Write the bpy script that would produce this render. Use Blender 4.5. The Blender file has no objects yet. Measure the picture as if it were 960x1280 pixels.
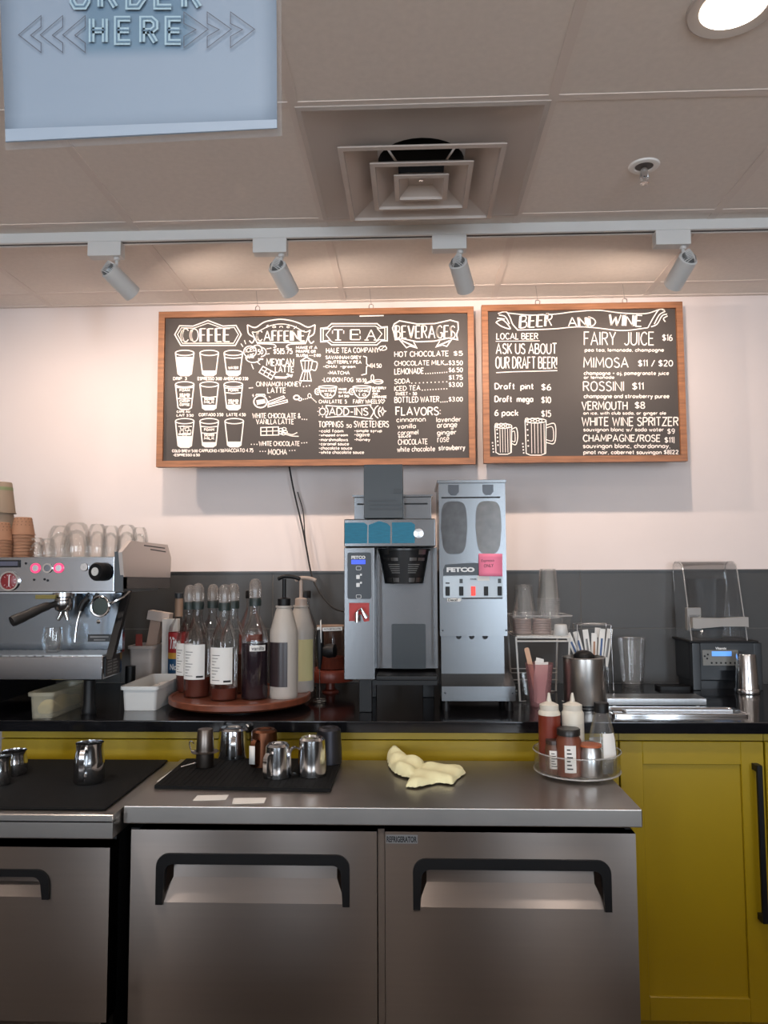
import bpy, bmesh, math, random
from mathutils import Vector, Matrix
random.seed(7)
SC = bpy.context.scene
COL = SC.collection
PI = math.pi

# ------------------------------------------------------------------ camera
FPX, CAMZ = 960.0, 1.40
def _basis(yaw, pit, roll):
    y, p, r = map(math.radians, (yaw, pit, roll))
    f = Vector((-math.sin(y)*math.cos(p), math.cos(y)*math.cos(p), math.sin(p)))
    rt = Vector((math.cos(y), math.sin(y), 0)); up = rt.cross(f)
    return rt*math.cos(r)-up*math.sin(r), up*math.cos(r)+rt*math.sin(r), f
RT, UP, FW = _basis(2.15, 4.3, 0.25)
CAM = Vector((0, 0, CAMZ))
cd = bpy.data.cameras.new('camera'); cam = bpy.data.objects.new('camera', cd); COL.objects.link(cam)
cd.sensor_fit = 'VERTICAL'; cd.sensor_height = 24.0; cd.lens = 24.0*FPX/1280.0
cd.clip_start = 0.02; cd.clip_end = 100
m = Matrix((RT, UP, -FW)).transposed().to_4x4(); m.translation = CAM
cam.matrix_world = m
SC.camera = cam

# ------------------------------------------------------------------ light, exposure
SC.view_settings.view_transform = 'Standard'; SC.view_settings.look = 'None'
SC.view_settings.gamma = 1.0; SC.view_settings.use_curve_mapping = False
SC.view_settings.exposure = 0.14
SC.cycles.transparent_max_bounces = 40; SC.cycles.max_bounces = 16
W = bpy.data.worlds.new('daylight'); SC.world = W; W.use_nodes = True
W.node_tree.nodes['Background'].inputs[0].default_value = (0.62, 0.78, 1.0, 1)
W.node_tree.nodes['Background'].inputs[1].default_value = 1.6
def area(name, loc, target, sx, sy, power, col):
    l = bpy.data.lights.new(name, 'AREA'); l.shape = 'RECTANGLE'; l.size = sx; l.size_y = sy; l.energy = power; l.color = col
    o = bpy.data.objects.new(name, l); COL.objects.link(o); o.location = loc
    o.rotation_euler = (Vector(target)-Vector(loc)).to_track_quat('-Z', 'Y').to_euler(); return o
# daylight entering by the shop windows behind the viewer
WINX = [(-2.95, -2.25), (-1.35, -0.95), (0.98, 1.38), (2.1, 2.85)]
for a, b in WINX:
    area('window_daylight', ((a+b)/2, -4.42, 1.45), ((a+b)/2, 0, 1.35), b-a, 1.9, (b-a)*100, (0.78, 0.89, 1.0))
SPOT_W, SPOT_COL = 14, (1.0, 0.80, 0.66)
DOWN_W, DOWN_COL = 34, (1.0, 0.88, 0.78)

# ------------------------------------------------------------------ pixel helpers (photo pixel -> a point on a real plane)
def ray(px, py): return FW+RT*((px-480)/FPX)+UP*((640-py)/FPX)
def at(px, py, Y):
    d = ray(px, py); return CAM+d*(Y/d.y)
def onz(px, py, z):
    d = ray(px, py); return CAM+d*((z-CAMZ)/d.z)

# ------------------------------------------------------------------ materials
def C(r, g, b):
    f = lambda c: (c/255/12.92) if c/255 <= .04045 else ((c/255+.055)/1.055)**2.4
    return (f(r), f(g), f(b), 1)
MATS = {}
def mat(name, col, rough=.5, metal=0, spec=.5, noise=0, nscale=20, bump=0, bscale=200, aniso=0, tang=None, stretch=None, alpha=1, emit=0, coat=0):
    if name in MATS: return MATS[name]
    M = bpy.data.materials.new(name); M.use_nodes = True; nt = M.node_tree; N = nt.nodes; L = nt.links
    b = N['Principled BSDF']
    b.inputs['Base Color'].default_value = col; b.inputs['Roughness'].default_value = rough
    b.inputs['Metallic'].default_value = metal; b.inputs['Specular IOR Level'].default_value = spec
    b.inputs['Coat Weight'].default_value = coat
    if alpha < 1: b.inputs['Alpha'].default_value = alpha
    if emit:
        b.inputs['Emission Color'].default_value = col; b.inputs['Emission Strength'].default_value = emit
    if aniso:
        b.inputs['Anisotropic'].default_value = aniso
        if tang:
            v = N.new('ShaderNodeCombineXYZ')
            for i in range(3): v.inputs[i].default_value = tang[i]
            L.new(v.outputs[0], b.inputs['Tangent'])
    if noise or bump:
        tc = N.new('ShaderNodeTexCoord'); mp = N.new('ShaderNodeMapping'); L.new(tc.outputs['Object'], mp.inputs[0])
        if stretch: mp.inputs['Scale'].default_value = stretch
    if noise:
        n = N.new('ShaderNodeTexNoise'); n.inputs['Scale'].default_value = nscale; n.inputs['Detail'].default_value = 5
        L.new(mp.outputs[0], n.inputs['Vector'])
        r = N.new('ShaderNodeValToRGB')
        r.color_ramp.elements[0].color = tuple(c*(1-noise) for c in col[:3])+(1,)
        r.color_ramp.elements[1].color = tuple(min(1, c*(1+noise)) for c in col[:3])+(1,)
        r.color_ramp.elements[0].position = .3; r.color_ramp.elements[1].position = .7
        L.new(n.outputs['Fac'], r.inputs[0]); L.new(r.outputs[0], b.inputs['Base Color'])
    if bump:
        n2 = N.new('ShaderNodeTexNoise'); n2.inputs['Scale'].default_value = bscale; n2.inputs['Detail'].default_value = 4
        L.new(mp.outputs[0], n2.inputs['Vector'])
        bp = N.new('ShaderNodeBump'); bp.inputs['Strength'].default_value = bump; bp.inputs['Distance'].default_value = .002
        L.new(n2.outputs['Fac'], bp.inputs['Height']); L.new(bp.outputs[0], b.inputs['Normal'])
    MATS[name] = M; return M
def glass(name, tint=(.985, .985, .98, 1), rough=.02, edge=.35, haze=0, hazecol=(.8, .8, .8, 1)):
    """thin clear sheet: transparent with fresnel-like gloss, optionally a little milky"""
    if name in MATS: return MATS[name]
    M = bpy.data.materials.new(name); M.use_nodes = True; nt = M.node_tree; N = nt.nodes; L = nt.links
    N.remove(N['Principled BSDF']); out = N['Material Output']
    t = N.new('ShaderNodeBsdfTransparent'); t.inputs[0].default_value = tint
    g = N.new('ShaderNodeBsdfGlossy'); g.inputs['Roughness'].default_value = rough; g.inputs[0].default_value = (1, 1, 1, 1)
    lw = N.new('ShaderNodeLayerWeight'); lw.inputs[0].default_value = edge
    mul = N.new('ShaderNodeMath'); mul.operation = 'MULTIPLY_ADD'; mul.inputs[1].default_value = .5; mul.inputs[2].default_value = .015
    L.new(lw.outputs['Fresnel'], mul.inputs[0])
    mx = N.new('ShaderNodeMixShader'); L.new(mul.outputs[0], mx.inputs[0])
    src = t
    if haze:
        d = N.new('ShaderNodeBsdfDiffuse'); d.inputs[0].default_value = hazecol
        m2 = N.new('ShaderNodeMixShader'); m2.inputs[0].default_value = haze
        L.new(t.outputs[0], m2.inputs[1]); L.new(d.outputs[0], m2.inputs[2]); src = m2
    L.new(src.outputs[0], mx.inputs[1]); L.new(g.outputs[0], mx.inputs[2]); L.new(mx.outputs[0], out.inputs[0])
    MATS[name] = M; return M

M_WALL = mat('wall_paint', C(226, 214, 210), .7, noise=.02, nscale=3, bump=.08, bscale=350)
M_CEIL = mat('ceiling_tile_board', C(228, 218, 210), .9, noise=.03, nscale=60, bump=.15, bscale=500)
M_TEE = mat('ceiling_tee_paint', C(222, 210, 202), .6)
M_SHOPWALL = mat('shop_wall_paint', C(132, 122, 114), .8, noise=.05, nscale=2)
M_FLOOR = mat('shop_floor', C(206, 192, 178), .5, noise=.15, nscale=4)
M_TILE = mat('tile_slate', C(60, 59, 58), .45, noise=.07, nscale=6)
M_GROUT = mat('tile_grout', C(96, 94, 91), .8)
M_WOOD = mat('frame_wood', C(142, 94, 62), .5, noise=.3, nscale=9, stretch=(1, 8, 12))
M_CHALKB = mat('chalkboard_black', C(64, 58, 55), .55, spec=.4, noise=.09, nscale=4)
M_CHALK = mat('chalk_white', C(236, 226, 218), .85)
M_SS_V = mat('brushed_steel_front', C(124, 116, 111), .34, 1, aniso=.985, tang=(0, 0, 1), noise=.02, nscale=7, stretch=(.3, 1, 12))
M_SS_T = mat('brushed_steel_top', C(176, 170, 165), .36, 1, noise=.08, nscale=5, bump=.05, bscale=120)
M_SS = mat('satin_steel', C(186, 187, 188), .3, 1, noise=.05, nscale=8, stretch=(14, 14, .6))
M_CHROME = mat('polished_steel', C(218, 219, 221), .13, 1)
M_MIRROR = mat('mirror_steel', C(176, 182, 190), .13, 1)
M_BLACK = mat('black_plastic', C(15, 15, 17), .45, spec=.3)
M_DARKGREY = mat('charcoal_plastic', C(48, 52, 56), .42)
M_RUBBER = mat('black_rubber', C(13, 13, 14), .8, spec=.2, bump=.4, bscale=300)
M_STONE = mat('black_stone', C(16, 16, 19), .12, spec=.5, noise=.3, nscale=40)
M_YELLOW = mat('yellow_paint', C(156, 131, 12), .38, noise=.02, nscale=3)
M_WHITE = mat('white_plastic', C(196, 196, 194), .35)
M_WHITEMETAL = mat('white_enamel', C(206, 205, 203), .38)
M_PAPER = mat('white_paper', C(222, 220, 216), .8)
M_INK = mat('black_ink', C(30, 30, 32), .7)
M_WHITEINK = mat('white_print', C(225, 225, 225), .6)
M_GLASS = glass('clear_glass')
M_PLAST = glass('clear_plastic', (.97, .97, .965, 1), .05, .3, .05)
M_EDGE = glass('plastic_edge_glint', (.92, .92, .92, 1), .08, .4, .28, (.82, .82, .82, 1))  # pale haze paints bright glints onto the rims of clear plastic
M_HOOD = glass('smoky_clear_plastic', (.74, .76, .77, 1), .04, .35, .05, (.5, .5, .52, 1))
M_MILKY = glass('milky_plastic', (.86, .84, .76, 1), .2, .25, .28, C(212, 208, 190))
M_KRAFT = mat('kraft_paper', C(158, 116, 90), .8, noise=.06, nscale=30)
M_KRAFTDOT = mat('kraft_print', C(84, 58, 46), .8)
M_TAN = mat('tan_paper', C(140, 122, 104), .8)
M_GREENBAND = mat('green_print', C(120, 128, 92), .8)
M_REDWOOD = mat('reddish_wood', C(108, 58, 40), .35, noise=.25, nscale=10, stretch=(1, 6, 6), coat=.3)
M_TERRA = mat('red_lacquer', C(114, 48, 33), .4, noise=.08)
M_WIRE = mat('black_cable', C(26, 24, 24), .5)

# ------------------------------------------------------------------ mesh building
class MB:
    def __init__(s): s.bm = bmesh.new(); s.bev = False
    def box(s, x0, x1, y0, y1, z0, z1, bev=0, seg=2):
        b = s.bm
        v = [b.verts.new((x, y, z)) for x in (x0, x1) for y in (y0, y1) for z in (z0, z1)]
        f = [(0, 1, 3, 2), (4, 6, 7, 5), (0, 4, 5, 1), (2, 3, 7, 6), (0, 2, 6, 4), (1, 5, 7, 3)]
        fs = [b.faces.new([v[i] for i in q]) for q in f]
        if bev:
            s.bev = True
            es = list({e for q in fs for e in q.edges})
            bmesh.ops.bevel(b, geom=es, offset=bev, segments=seg, affect='EDGES', profile=.5)
        return s
    def rings(s, rings, closed=True, cap0=False, cap1=False):
        b = s.bm; vr = [[b.verts.new(p) for p in r] for r in rings]
        for r0, r1 in zip(vr, vr[1:]):
            n = len(r0)
            for i in range(n if closed else n-1):
                b.faces.new((r0[i], r0[(i+1) % n], r1[(i+1) % n], r1[i]))
        if cap0: b.faces.new(vr[0][::-1])
        if cap1: b.faces.new(vr[-1])
        return s
    def lathe(s, prof, c=(0, 0, 0), seg=28, axis=None, cap=True):
        """prof: list of (r, h) from bottom to top around +Z at c, or along axis"""
        M = Matrix.Translation(Vector(c))
        if axis is not None: M = M @ Vector(axis).to_track_quat('Z', 'Y').to_matrix().to_4x4()
        rs = [[M @ Vector((max(r, 1e-5)*math.cos(2*PI*i/seg), max(r, 1e-5)*math.sin(2*PI*i/seg), h)) for i in range(seg)] for r, h in prof]
        return s.rings(rs, True, cap, cap)
    def tube(s, pts, r, seg=8, closed=False):
        pts = [Vector(p) for p in pts]; n = len(pts); rr = r if isinstance(r, (list, tuple)) else [r]*n
        rs = []; ref = None
        for i, p in enumerate(pts):
            if closed: t = pts[(i+1) % n]-pts[i-1]
            else: t = pts[min(i+1, n-1)]-pts[max(i-1, 0)]
            t.normalize()
            if ref is None: ref = t.orthogonal().normalized()
            ref = (ref-t*ref.dot(t))
            ref = ref.normalized() if ref.length > 1e-6 else t.orthogonal().normalized()
            bn = t.cross(ref)
            rs.append([p+(ref*math.cos(2*PI*k/seg)+bn*math.sin(2*PI*k/seg))*rr[i] for k in range(seg)])
        if closed: rs.append(rs[0]); return s.rings(rs)
        return s.rings(rs, True, True, True)
    def prism(s, poly, fa, fb):
        """poly of 2D points; fa / fb map a 2D point to the two end faces"""
        b = s.bm; A = [b.verts.new(fa(*p)) for p in poly]; B = [b.verts.new(fb(*p)) for p in poly]; n = len(poly)
        for i in range(n): b.faces.new((A[i], A[(i+1) % n], B[(i+1) % n], B[i]))
        b.faces.new(A[::-1]); b.faces.new(B); return s
    def px(s, poly, x0, x1): return s.prism(poly, lambda a, b: (x0, a, b), lambda a, b: (x1, a, b))
    def py(s, poly, y0, y1): return s.prism(poly, lambda a, b: (a, y0, b), lambda a, b: (a, y1, b))
    def pz(s, poly, z0, z1): return s.prism(poly, lambda a, b: (a, b, z0), lambda a, b: (a, b, z1))
    def quad(s, *p): s.bm.faces.new([s.bm.verts.new(q) for q in p]); return s
    def build(s, name, m, parent=None, loc=None, smooth=40, solid=0):
        bmesh.ops.recalc_face_normals(s.bm, faces=s.bm.faces[:])
        me = bpy.data.meshes.new(name); s.bm.to_mesh(me); s.bm.free()
        if smooth:
            me.shade_smooth(); me.set_sharp_from_angle(angle=math.radians(smooth))
        me.materials.append(m)
        o = bpy.data.objects.new(name, me); COL.objects.link(o)
        if parent is not None: o.parent = parent
        if loc is not None: o.location = loc
        if s.bev:
            md = o.modifiers.new('flat_faces', 'WEIGHTED_NORMAL'); md.weight = 100; md.keep_sharp = True
        if solid:
            md = o.modifiers.new('thickness', 'SOLIDIFY'); md.thickness = solid; md.offset = 0
        return o
def tag(o, label, cat, group=None, kind=None):
    if label: o['label'] = label
    if cat: o['category'] = cat
    if group: o['group'] = group
    if kind: o['kind'] = kind
    return o
def thing(name, label, cat, loc=(0, 0, 0), group=None, rz=0):
    o = bpy.data.objects.new(name, None); COL.objects.link(o); o.location = loc; o.rotation_euler = (0, 0, rz)
    o.empty_display_size = .05
    return tag(o, label, cat, group)
def struct(name, mb, m, **k):
    o = mb.build(name, m, **k); o['kind'] = 'structure'; return o
def dup(o, loc, label=None, rz=None):
    r = o.copy(); COL.objects.link(r); r.location = loc
    if label: r['label'] = label
    if rz is not None: r.rotation_euler = (0, 0, rz)
    for ch in list(o.children):
        c = ch.copy(); COL.objects.link(c); c.parent = r
        for g in list(ch.children):
            d = g.copy(); COL.objects.link(d); d.parent = c
    return r
def rrect(x0, x1, z0, z1, r, n=5):
    out = []
    for cx, cz, a0 in ((x1-r, z1-r, 0), (x0+r, z1-r, 90), (x0+r, z0+r, 180), (x1-r, z0+r, 270)):
        for k in range(n+1):
            a = math.radians(a0+90*k/n); out.append((cx+r*math.cos(a), cz+r*math.sin(a)))
    return out
def bez(pts, n=8):
    """smooth curve through points (Catmull-Rom)"""
    P = [Vector(p) for p in pts]; P = [P[0]*2-P[1]]+P+[P[-1]*2-P[-2]]; out = []
    for i in range(1, len(P)-2):
        for k in range(n):
            t = k/n; a, b, c, d = P[i-1:i+3]
            out.append(.5*((2*b)+(c-a)*t+(2*a-5*b+4*c-d)*t*t+(3*b-a-3*c+d)*t**3))
    out.append(P[-2]); return out

# flat lettering -----------------------------------------------------------
_TX = {}
def glyphs(s, bold=0.0):
    key = (s, bold)
    if key in _TX: return _TX[key]
    cu = bpy.data.curves.new('tmp', 'FONT'); cu.body = s; cu.resolution_u = 3; cu.offset = bold; cu.fill_mode = 'FRONT'
    o = bpy.data.objects.new('tmp', cu); COL.objects.link(o)
    dg = bpy.context.evaluated_depsgraph_get(); me = bpy.data.meshes.new_from_object(o.evaluated_get(dg))
    vs = [(v.co.x, v.co.y) for v in me.vertices]; fs = [tuple(p.vertices) for p in me.polygons]
    bpy.data.objects.remove(o); bpy.data.curves.remove(cu); bpy.data.meshes.remove(me)
    _TX[key] = (vs, fs); return vs, fs
def put_text(mb, s, f, bold=0.0, wob=0.0, shear=0.0):
    """fit s to the unit square, f maps (u,v) in 0..1 (v up) to a 3D point"""
    vs, fs = glyphs(s, bold)
    if not vs: return
    xs = [v[0] for v in vs]; ys = [v[1] for v in vs]; x0, x1, y0, y1 = min(xs), max(xs), min(ys), max(ys)
    w = max(x1-x0, 1e-6); h = max(y1-y0, 1e-6); ph = random.random()*6
    B = []
    for x, y in vs:
        u = (x-x0)/w; v = (y-y0)/h
        v2 = v+wob*math.sin(u*len(s)*1.7+ph)*(.5+.5*v); u2 = u+shear*(v-.5)
        B.append(mb.bm.verts.new(f(u2, v2)))
    for q in fs:
        try: mb.bm.faces.new([B[i] for i in q])
        except ValueError: pass

def _g():
    c = lambda *p: ('c',)+p
    l = lambda *p: ('l',)+p
    G = {
    'A': (.68, l((0,0),(.34,1),(.68,0)), l((.13,.34),(.55,.34))),
    'B': (.56, l((0,0),(0,1)), c((0,1),(.40,.96),(.48,.76),(.38,.57),(0,.53)), c((0,.53),(.46,.48),(.56,.26),(.44,.04),(0,0))),
    'C': (.58, c((.58,.84),(.40,1),(.14,.90),(0,.5),(.14,.10),(.40,0),(.58,.16))),
    'D': (.60, l((0,0),(0,1)), c((0,1),(.38,.93),(.60,.5),(.38,.07),(0,0))),
    'E': (.48, l((.48,1),(0,1),(0,0),(.48,0)), l((0,.52),(.40,.52))),
    'F': (.46, l((.46,1),(0,1),(0,0)), l((0,.52),(.38,.52))),
    'G': (.62, c((.58,.84),(.40,1),(.14,.90),(0,.5),(.14,.10),(.40,0),(.60,.14)), l((.60,.12),(.60,.44),(.36,.44))),
    'H': (.58, l((0,0),(0,1)), l((.58,0),(.58,1)), l((0,.52),(.58,.52))),
    'I': (.02, l((.01,0),(.01,1))),
    'J': (.42, c((.42,1),(.42,.5),(.40,.16),(.20,0),(0,.14))),
    'K': (.54, l((0,0),(0,1)), l((.52,1),(0,.44)), l((.16,.58),(.54,0))),
    'L': (.44, l((0,1),(0,0),(.44,0))),
    'M': (.78, l((0,0),(.06,1),(.39,.28),(.72,1),(.78,0))),
    'N': (.60, l((0,0),(0,1),(.60,0),(.60,1))),
    'O': (.64, c((.32,1),(.08,.84),(0,.5),(.08,.16),(.32,0),(.56,.16),(.64,.5),(.56,.84),(.32,1))),
    'P': (.52, l((0,0),(0,1)), c((0,1),(.42,.95),(.52,.74),(.40,.52),(0,.46))),
    'Q': (.64, c((.32,1),(.08,.84),(0,.5),(.08,.16),(.32,0),(.56,.16),(.64,.5),(.56,.84),(.32,1)), l((.40,.22),(.66,-.06))),
    'R': (.54, l((0,0),(0,1)), c((0,1),(.42,.96),(.52,.76),(.40,.56),(0,.50)), l((.24,.52),(.54,0))),
    'S': (.50, c((.48,.86),(.28,1),(.05,.88),(.06,.66),(.28,.52),(.48,.36),(.46,.10),(.22,0),(0,.14))),
    'T': (.56, l((0,1),(.56,1)), l((.28,1),(.28,0))),
    'U': (.58, c((0,1),(0,.5),(.04,.16),(.29,0),(.54,.16),(.58,.5),(.58,1))),
    'V': (.62, l((0,1),(.31,0),(.62,1))),
    'W': (.88, l((0,1),(.22,0),(.44,.8),(.66,0),(.88,1))),
    'X': (.58, l((0,0),(.58,1)), l((0,1),(.58,0))),
    'Y': (.58, l((0,1),(.29,.48),(.58,1)), l((.29,.48),(.29,0))),
    'Z': (.54, l((0,1),(.54,1),(0,0),(.54,0))),
    'a': (.42, c((.40,.52),(.22,.62),(.04,.50),(0,.28),(.08,.05),(.24,.02),(.40,.22)), l((.42,.62),(.42,0))),
    'b': (.42, l((0,1),(0,0)), c((0,.40),(.18,.62),(.38,.54),(.42,.30),(.34,.05),(.16,0),(0,.18))),
    'c': (.38, c((.38,.50),(.24,.62),(.06,.52),(0,.30),(.08,.06),(.24,0),(.38,.12))),
    'd': (.42, l((.42,1),(.42,0)), c((.42,.40),(.24,.62),(.04,.54),(0,.30),(.08,.05),(.26,0),(.42,.18))),
    'e': (.42, c((.02,.32),(.41,.34),(.36,.56),(.22,.62),(.05,.52),(0,.28),(.08,.06),(.24,0),(.40,.12))),
    'f': (.32, c((.32,.94),(.20,1),(.12,.86),(.12,.5),(.12,0)), l((0,.60),(.28,.60))),
    'g': (.42, c((.42,.46),(.24,.62),(.04,.52),(0,.30),(.08,.06),(.26,.04),(.42,.24)), c((.42,.62),(.42,.1),(.40,-.24),(.22,-.34),(.02,-.24))),
    'h': (.40, l((0,1),(0,0)), c((0,.38),(.16,.60),(.34,.56),(.40,.36),(.40,0))),
    'i': (.02, l((.01,.60),(.01,0)), l((.01,.80),(.01,.86))),
    'j': (.18, c((.16,.60),(.16,.1),(.12,-.24),(0,-.28)), l((.16,.80),(.16,.86))),
    'k': (.38, l((0,1),(0,0)), l((.36,.60),(0,.26)), l((.12,.36),(.38,0))),
    'l': (.02, l((.01,1),(.01,0))),
    'm': (.66, l((0,.62),(0,0)), c((0,.38),(.14,.60),(.28,.56),(.33,.36),(.33,0)), c((.33,.38),(.47,.60),(.60,.56),(.66,.36),(.66,0))),
    'n': (.40, l((0,.62),(0,0)), c((0,.38),(.16,.60),(.34,.56),(.40,.36),(.40,0))),
    'o': (.42, c((.21,.62),(.05,.52),(0,.31),(.05,.08),(.21,0),(.37,.08),(.42,.31),(.37,.52),(.21,.62))),
    'p': (.42, l((0,.62),(0,-.34)), c((0,.40),(.18,.62),(.38,.54),(.42,.30),(.34,.05),(.16,0),(0,.18))),
    'q': (.42, l((.42,.62),(.42,-.34)), c((.42,.40),(.24,.62),(.04,.54),(0,.30),(.08,.05),(.26,0),(.42,.18))),
    'r': (.28, l((0,.62),(0,0)), c((0,.36),(.12,.58),(.28,.58))),
    's': (.34, c((.33,.52),(.18,.62),(.03,.53),(.06,.38),(.28,.28),(.33,.10),(.17,0),(0,.08))),
    't': (.30, l((.14,.92),(.14,.08),(.28,.0)), l((0,.62),(.28,.62))),
    'u': (.40, c((0,.62),(0,.25),(.08,.03),(.24,.02),(.40,.24)), l((.40,.62),(.40,0))),
    'v': (.38, l((0,.62),(.19,0),(.38,.62))),
    'w': (.56, l((0,.62),(.14,0),(.28,.5),(.42,0),(.56,.62))),
    'x': (.38, l((0,0),(.38,.62)), l((0,.62),(.38,0))),
    'y': (.40, l((0,.62),(.20,.02)), c((.40,.62),(.20,.02),(.10,-.26),(0,-.32))),
    'z': (.36, l((0,.62),(.36,.62),(0,0),(.36,0))),
    '0': (.48, c((.24,1),(.05,.82),(0,.5),(.05,.18),(.24,0),(.43,.18),(.48,.5),(.43,.82),(.24,1))),
    '1': (.16, l((0,.82),(.14,1),(.14,0))),
    '2': (.48, c((.02,.80),(.12,.97),(.32,.98),(.44,.80),(.36,.52),(.02,.02)), l((.02,.01),(.48,.01))),
    '3': (.44, c((.02,.90),(.22,1),(.42,.86),(.38,.62),(.16,.54)), c((.16,.54),(.40,.46),(.44,.20),(.24,0),(0,.10))),
    '4': (.50, l((.38,0),(.38,1),(0,.34),(.50,.34))),
    '5': (.46, l((.42,1),(.06,1),(.04,.58)), c((.04,.58),(.24,.64),(.44,.50),(.44,.16),(.22,0),(0,.10))),
    '6': (.46, c((.38,.98),(.16,.78),(.02,.40),(.06,.08),(.24,0),(.44,.14),(.42,.42),(.22,.52),(.04,.36))),
    '7': (.44, l((0,1),(.44,1),(.16,0))),
    '8': (.46, c((.23,.53),(.04,.70),(.08,.93),(.23,1),(.38,.93),(.42,.70),(.23,.53),(.02,.34),(.05,.08),(.23,0),(.41,.08),(.44,.34),(.23,.53))),
    '9': (.46, c((.42,.64),(.22,.48),(.03,.60),(.05,.88),(.24,1),(.42,.88),(.44,.60),(.36,.22),(.16,0))),
    '$': (.46, c((.44,.82),(.26,.93),(.05,.82),(.06,.64),(.25,.52),(.44,.38),(.42,.16),(.22,.07),(0,.18)), l((.24,1.08),(.24,-.08))),
    '/': (.40, l((0,-.05),(.40,1.05))), '|': (.10, l((.05,-.15),(.05,1.15))), '.': (.03, l((.015,0),(.015,.06))), ',': (.06, l((.05,.05),(0,-.14))),
    '-': (.30, l((0,.42),(.30,.42))), '+': (.36, l((0,.42),(.36,.42)), l((.18,.60),(.18,.24))), ':': (.03, l((.015,.16),(.015,.24)), l((.015,.58),(.015,.66))),
    '!': (.03, l((.015,1),(.015,.3)), l((.015,0),(.015,.06))), '&': (.56, c((.54,.02),(.12,.70),(.14,.94),(.30,.96),(.34,.74),(.04,.36),(.06,.08),(.24,0),(.42,.12),(.52,.40))),
    }
    return G
GLYPH = _g()
def hand_text(mb, s, f, w, heavy=1.0, wob=.012, serif=False, gap=.20):
    """hand-lettered text filling the box f(0..1 across, 0..1 up); f works in drawing units; w is the stroke width in those units"""
    x = 0; polys = []
    for ch in s:
        if ch == ' ': x += .34; continue
        wd, *pl = GLYPH[ch]
        jy = random.uniform(-wob, wob); js = 1+random.uniform(-wob, wob)*1.5; jr = random.uniform(-.02, .02)
        for kind, *pts in pl:
            q = [(p[0]+jr*p[1], p[1]*js+jy) for p in pts]
            if kind == 'c': q = [tuple(v)[:2] for v in bez([(a, b, 0) for a, b in q], 4)]
            polys.append([(x+a, b) for a, b in q])
        x += wd+gap
    xs = [p[0] for q in polys for p in q]; ys = [p[1] for q in polys for p in q]
    x0, x1 = min(xs), max(xs); y0, y1 = min(ys), max(ys); W_ = max(x1-x0, .05); H_ = max(y1-y0, .05)
    for q in polys:
        pts = [f((a-x0)/W_, (b-y0)/H_) for a, b in q]
        yield pts
def box_map(p00, p10, p01, p11):
    p00, p10, p01, p11 = map(Vector, (p00, p10, p01, p11))
    return lambda u, v: (p00*(1-u)+p10*u)*(1-v)+(p01*(1-u)+p11*u)*v
def stroke2(mb, pts, w, f, closed=False):
    """ribbon of width w along 2D pts, f maps 2D to 3D"""
    pts = [Vector(p) for p in pts]; n = len(pts); A = []; B = []
    for i in range(n):
        if closed: a, c = pts[i-1], pts[(i+1) % n]
        else: a, c = pts[max(i-1, 0)], pts[min(i+1, n-1)]
        d1 = (pts[i]-a); d2 = (c-pts[i])
        d1 = d1.normalized() if d1.length > 1e-9 else d2.normalized()
        d2 = d2.normalized() if d2.length > 1e-9 else d1
        t = d1+d2
        t = t.normalized() if t.length > 1e-6 else d1
        k = 1/max(.5, abs(t.dot(d1)))
        nn = Vector((-t.y, t.x))*(w/2*k)
        A.append(mb.bm.verts.new(f(*(pts[i]+nn)))); B.append(mb.bm.verts.new(f(*(pts[i]-nn))))
    for i in range(n if closed else n-1):
        j = (i+1) % n
        try: mb.bm.faces.new((A[i], A[j], B[j], B[i]))
        except ValueError: pass
def fill2(mb, pts, f):
    mb.bm.faces.new([mb.bm.verts.new(f(*p)) for p in pts])

# ================================================================== STRUCTURE
ZC, YW = 2.50, 3.08
XL, XR, YB = -3.1, 3.0, -4.5
GX = [-0.276+.6105*k for k in range(-5, 7)]
VX0, VX1, VY0, VY1 = -.276, .3345, 1.735, 2.33
GY = [2.33-.597*k for k in range(-1, 12)]
struct('floor', MB().box(XL, XR, YB, YW+.1, -.1, 0), M_FLOOR)
struct('wall_rear', MB().box(XL-.1, XR+.1, YW, YW+.1, 0, ZC+.2), M_WALL)
struct('wall_left', MB().box(XL-.1, XL, YB, YW, 0, ZC+.2), M_SHOPWALL)
struct('wall_right', MB().box(XR, XR+.1, YB, YW, 0, ZC+.2), M_SHOPWALL)
struct('wall_light_block', MB().box(XL, XR, .44, .56, 0, .78).box(XL, XR, .02, .60, .78, .82, .003), mat('light_block_brown', C(52, 46, 43), .6))  # unseen half wall added to block window light and darken the fridge reflection
struct('floor_added_dark', MB().box(XL, XR, .57, 2.30, 0.0005, .006), mat('added_floor_brown', C(92, 80, 72), .5, noise=.1, nscale=5))  # unseen dark floor strip added for the fridge doors to reflect
wf = MB(); xs = [XL]+[v for p in WINX for v in p]+[XR]
for i in range(0, len(xs), 2): wf.box(xs[i], xs[i+1], YB-.1, YB, 0, ZC+.2)
for a, b in WINX: wf.box(a, b, YB-.1, YB, 0, .45); wf.box(a, b, YB-.1, YB, 2.42, ZC+.2)
struct('wall_front', wf, M_SHOPWALL)
for i, (a, b) in enumerate(WINX):
    w = MB(); t = .04
    w.box(a, a+t, YB-.07, YB-.02, .45, 2.42); w.box(b-t, b, YB-.07, YB-.02, .45, 2.42)
    w.box(a+t, b-t, YB-.07, YB-.02, .45, .45+t); w.box(a+t, b-t, YB-.07, YB-.02, 2.42-t, 2.42)
    struct('window_%d' % (i+1), w, M_DARKGREY)
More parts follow.
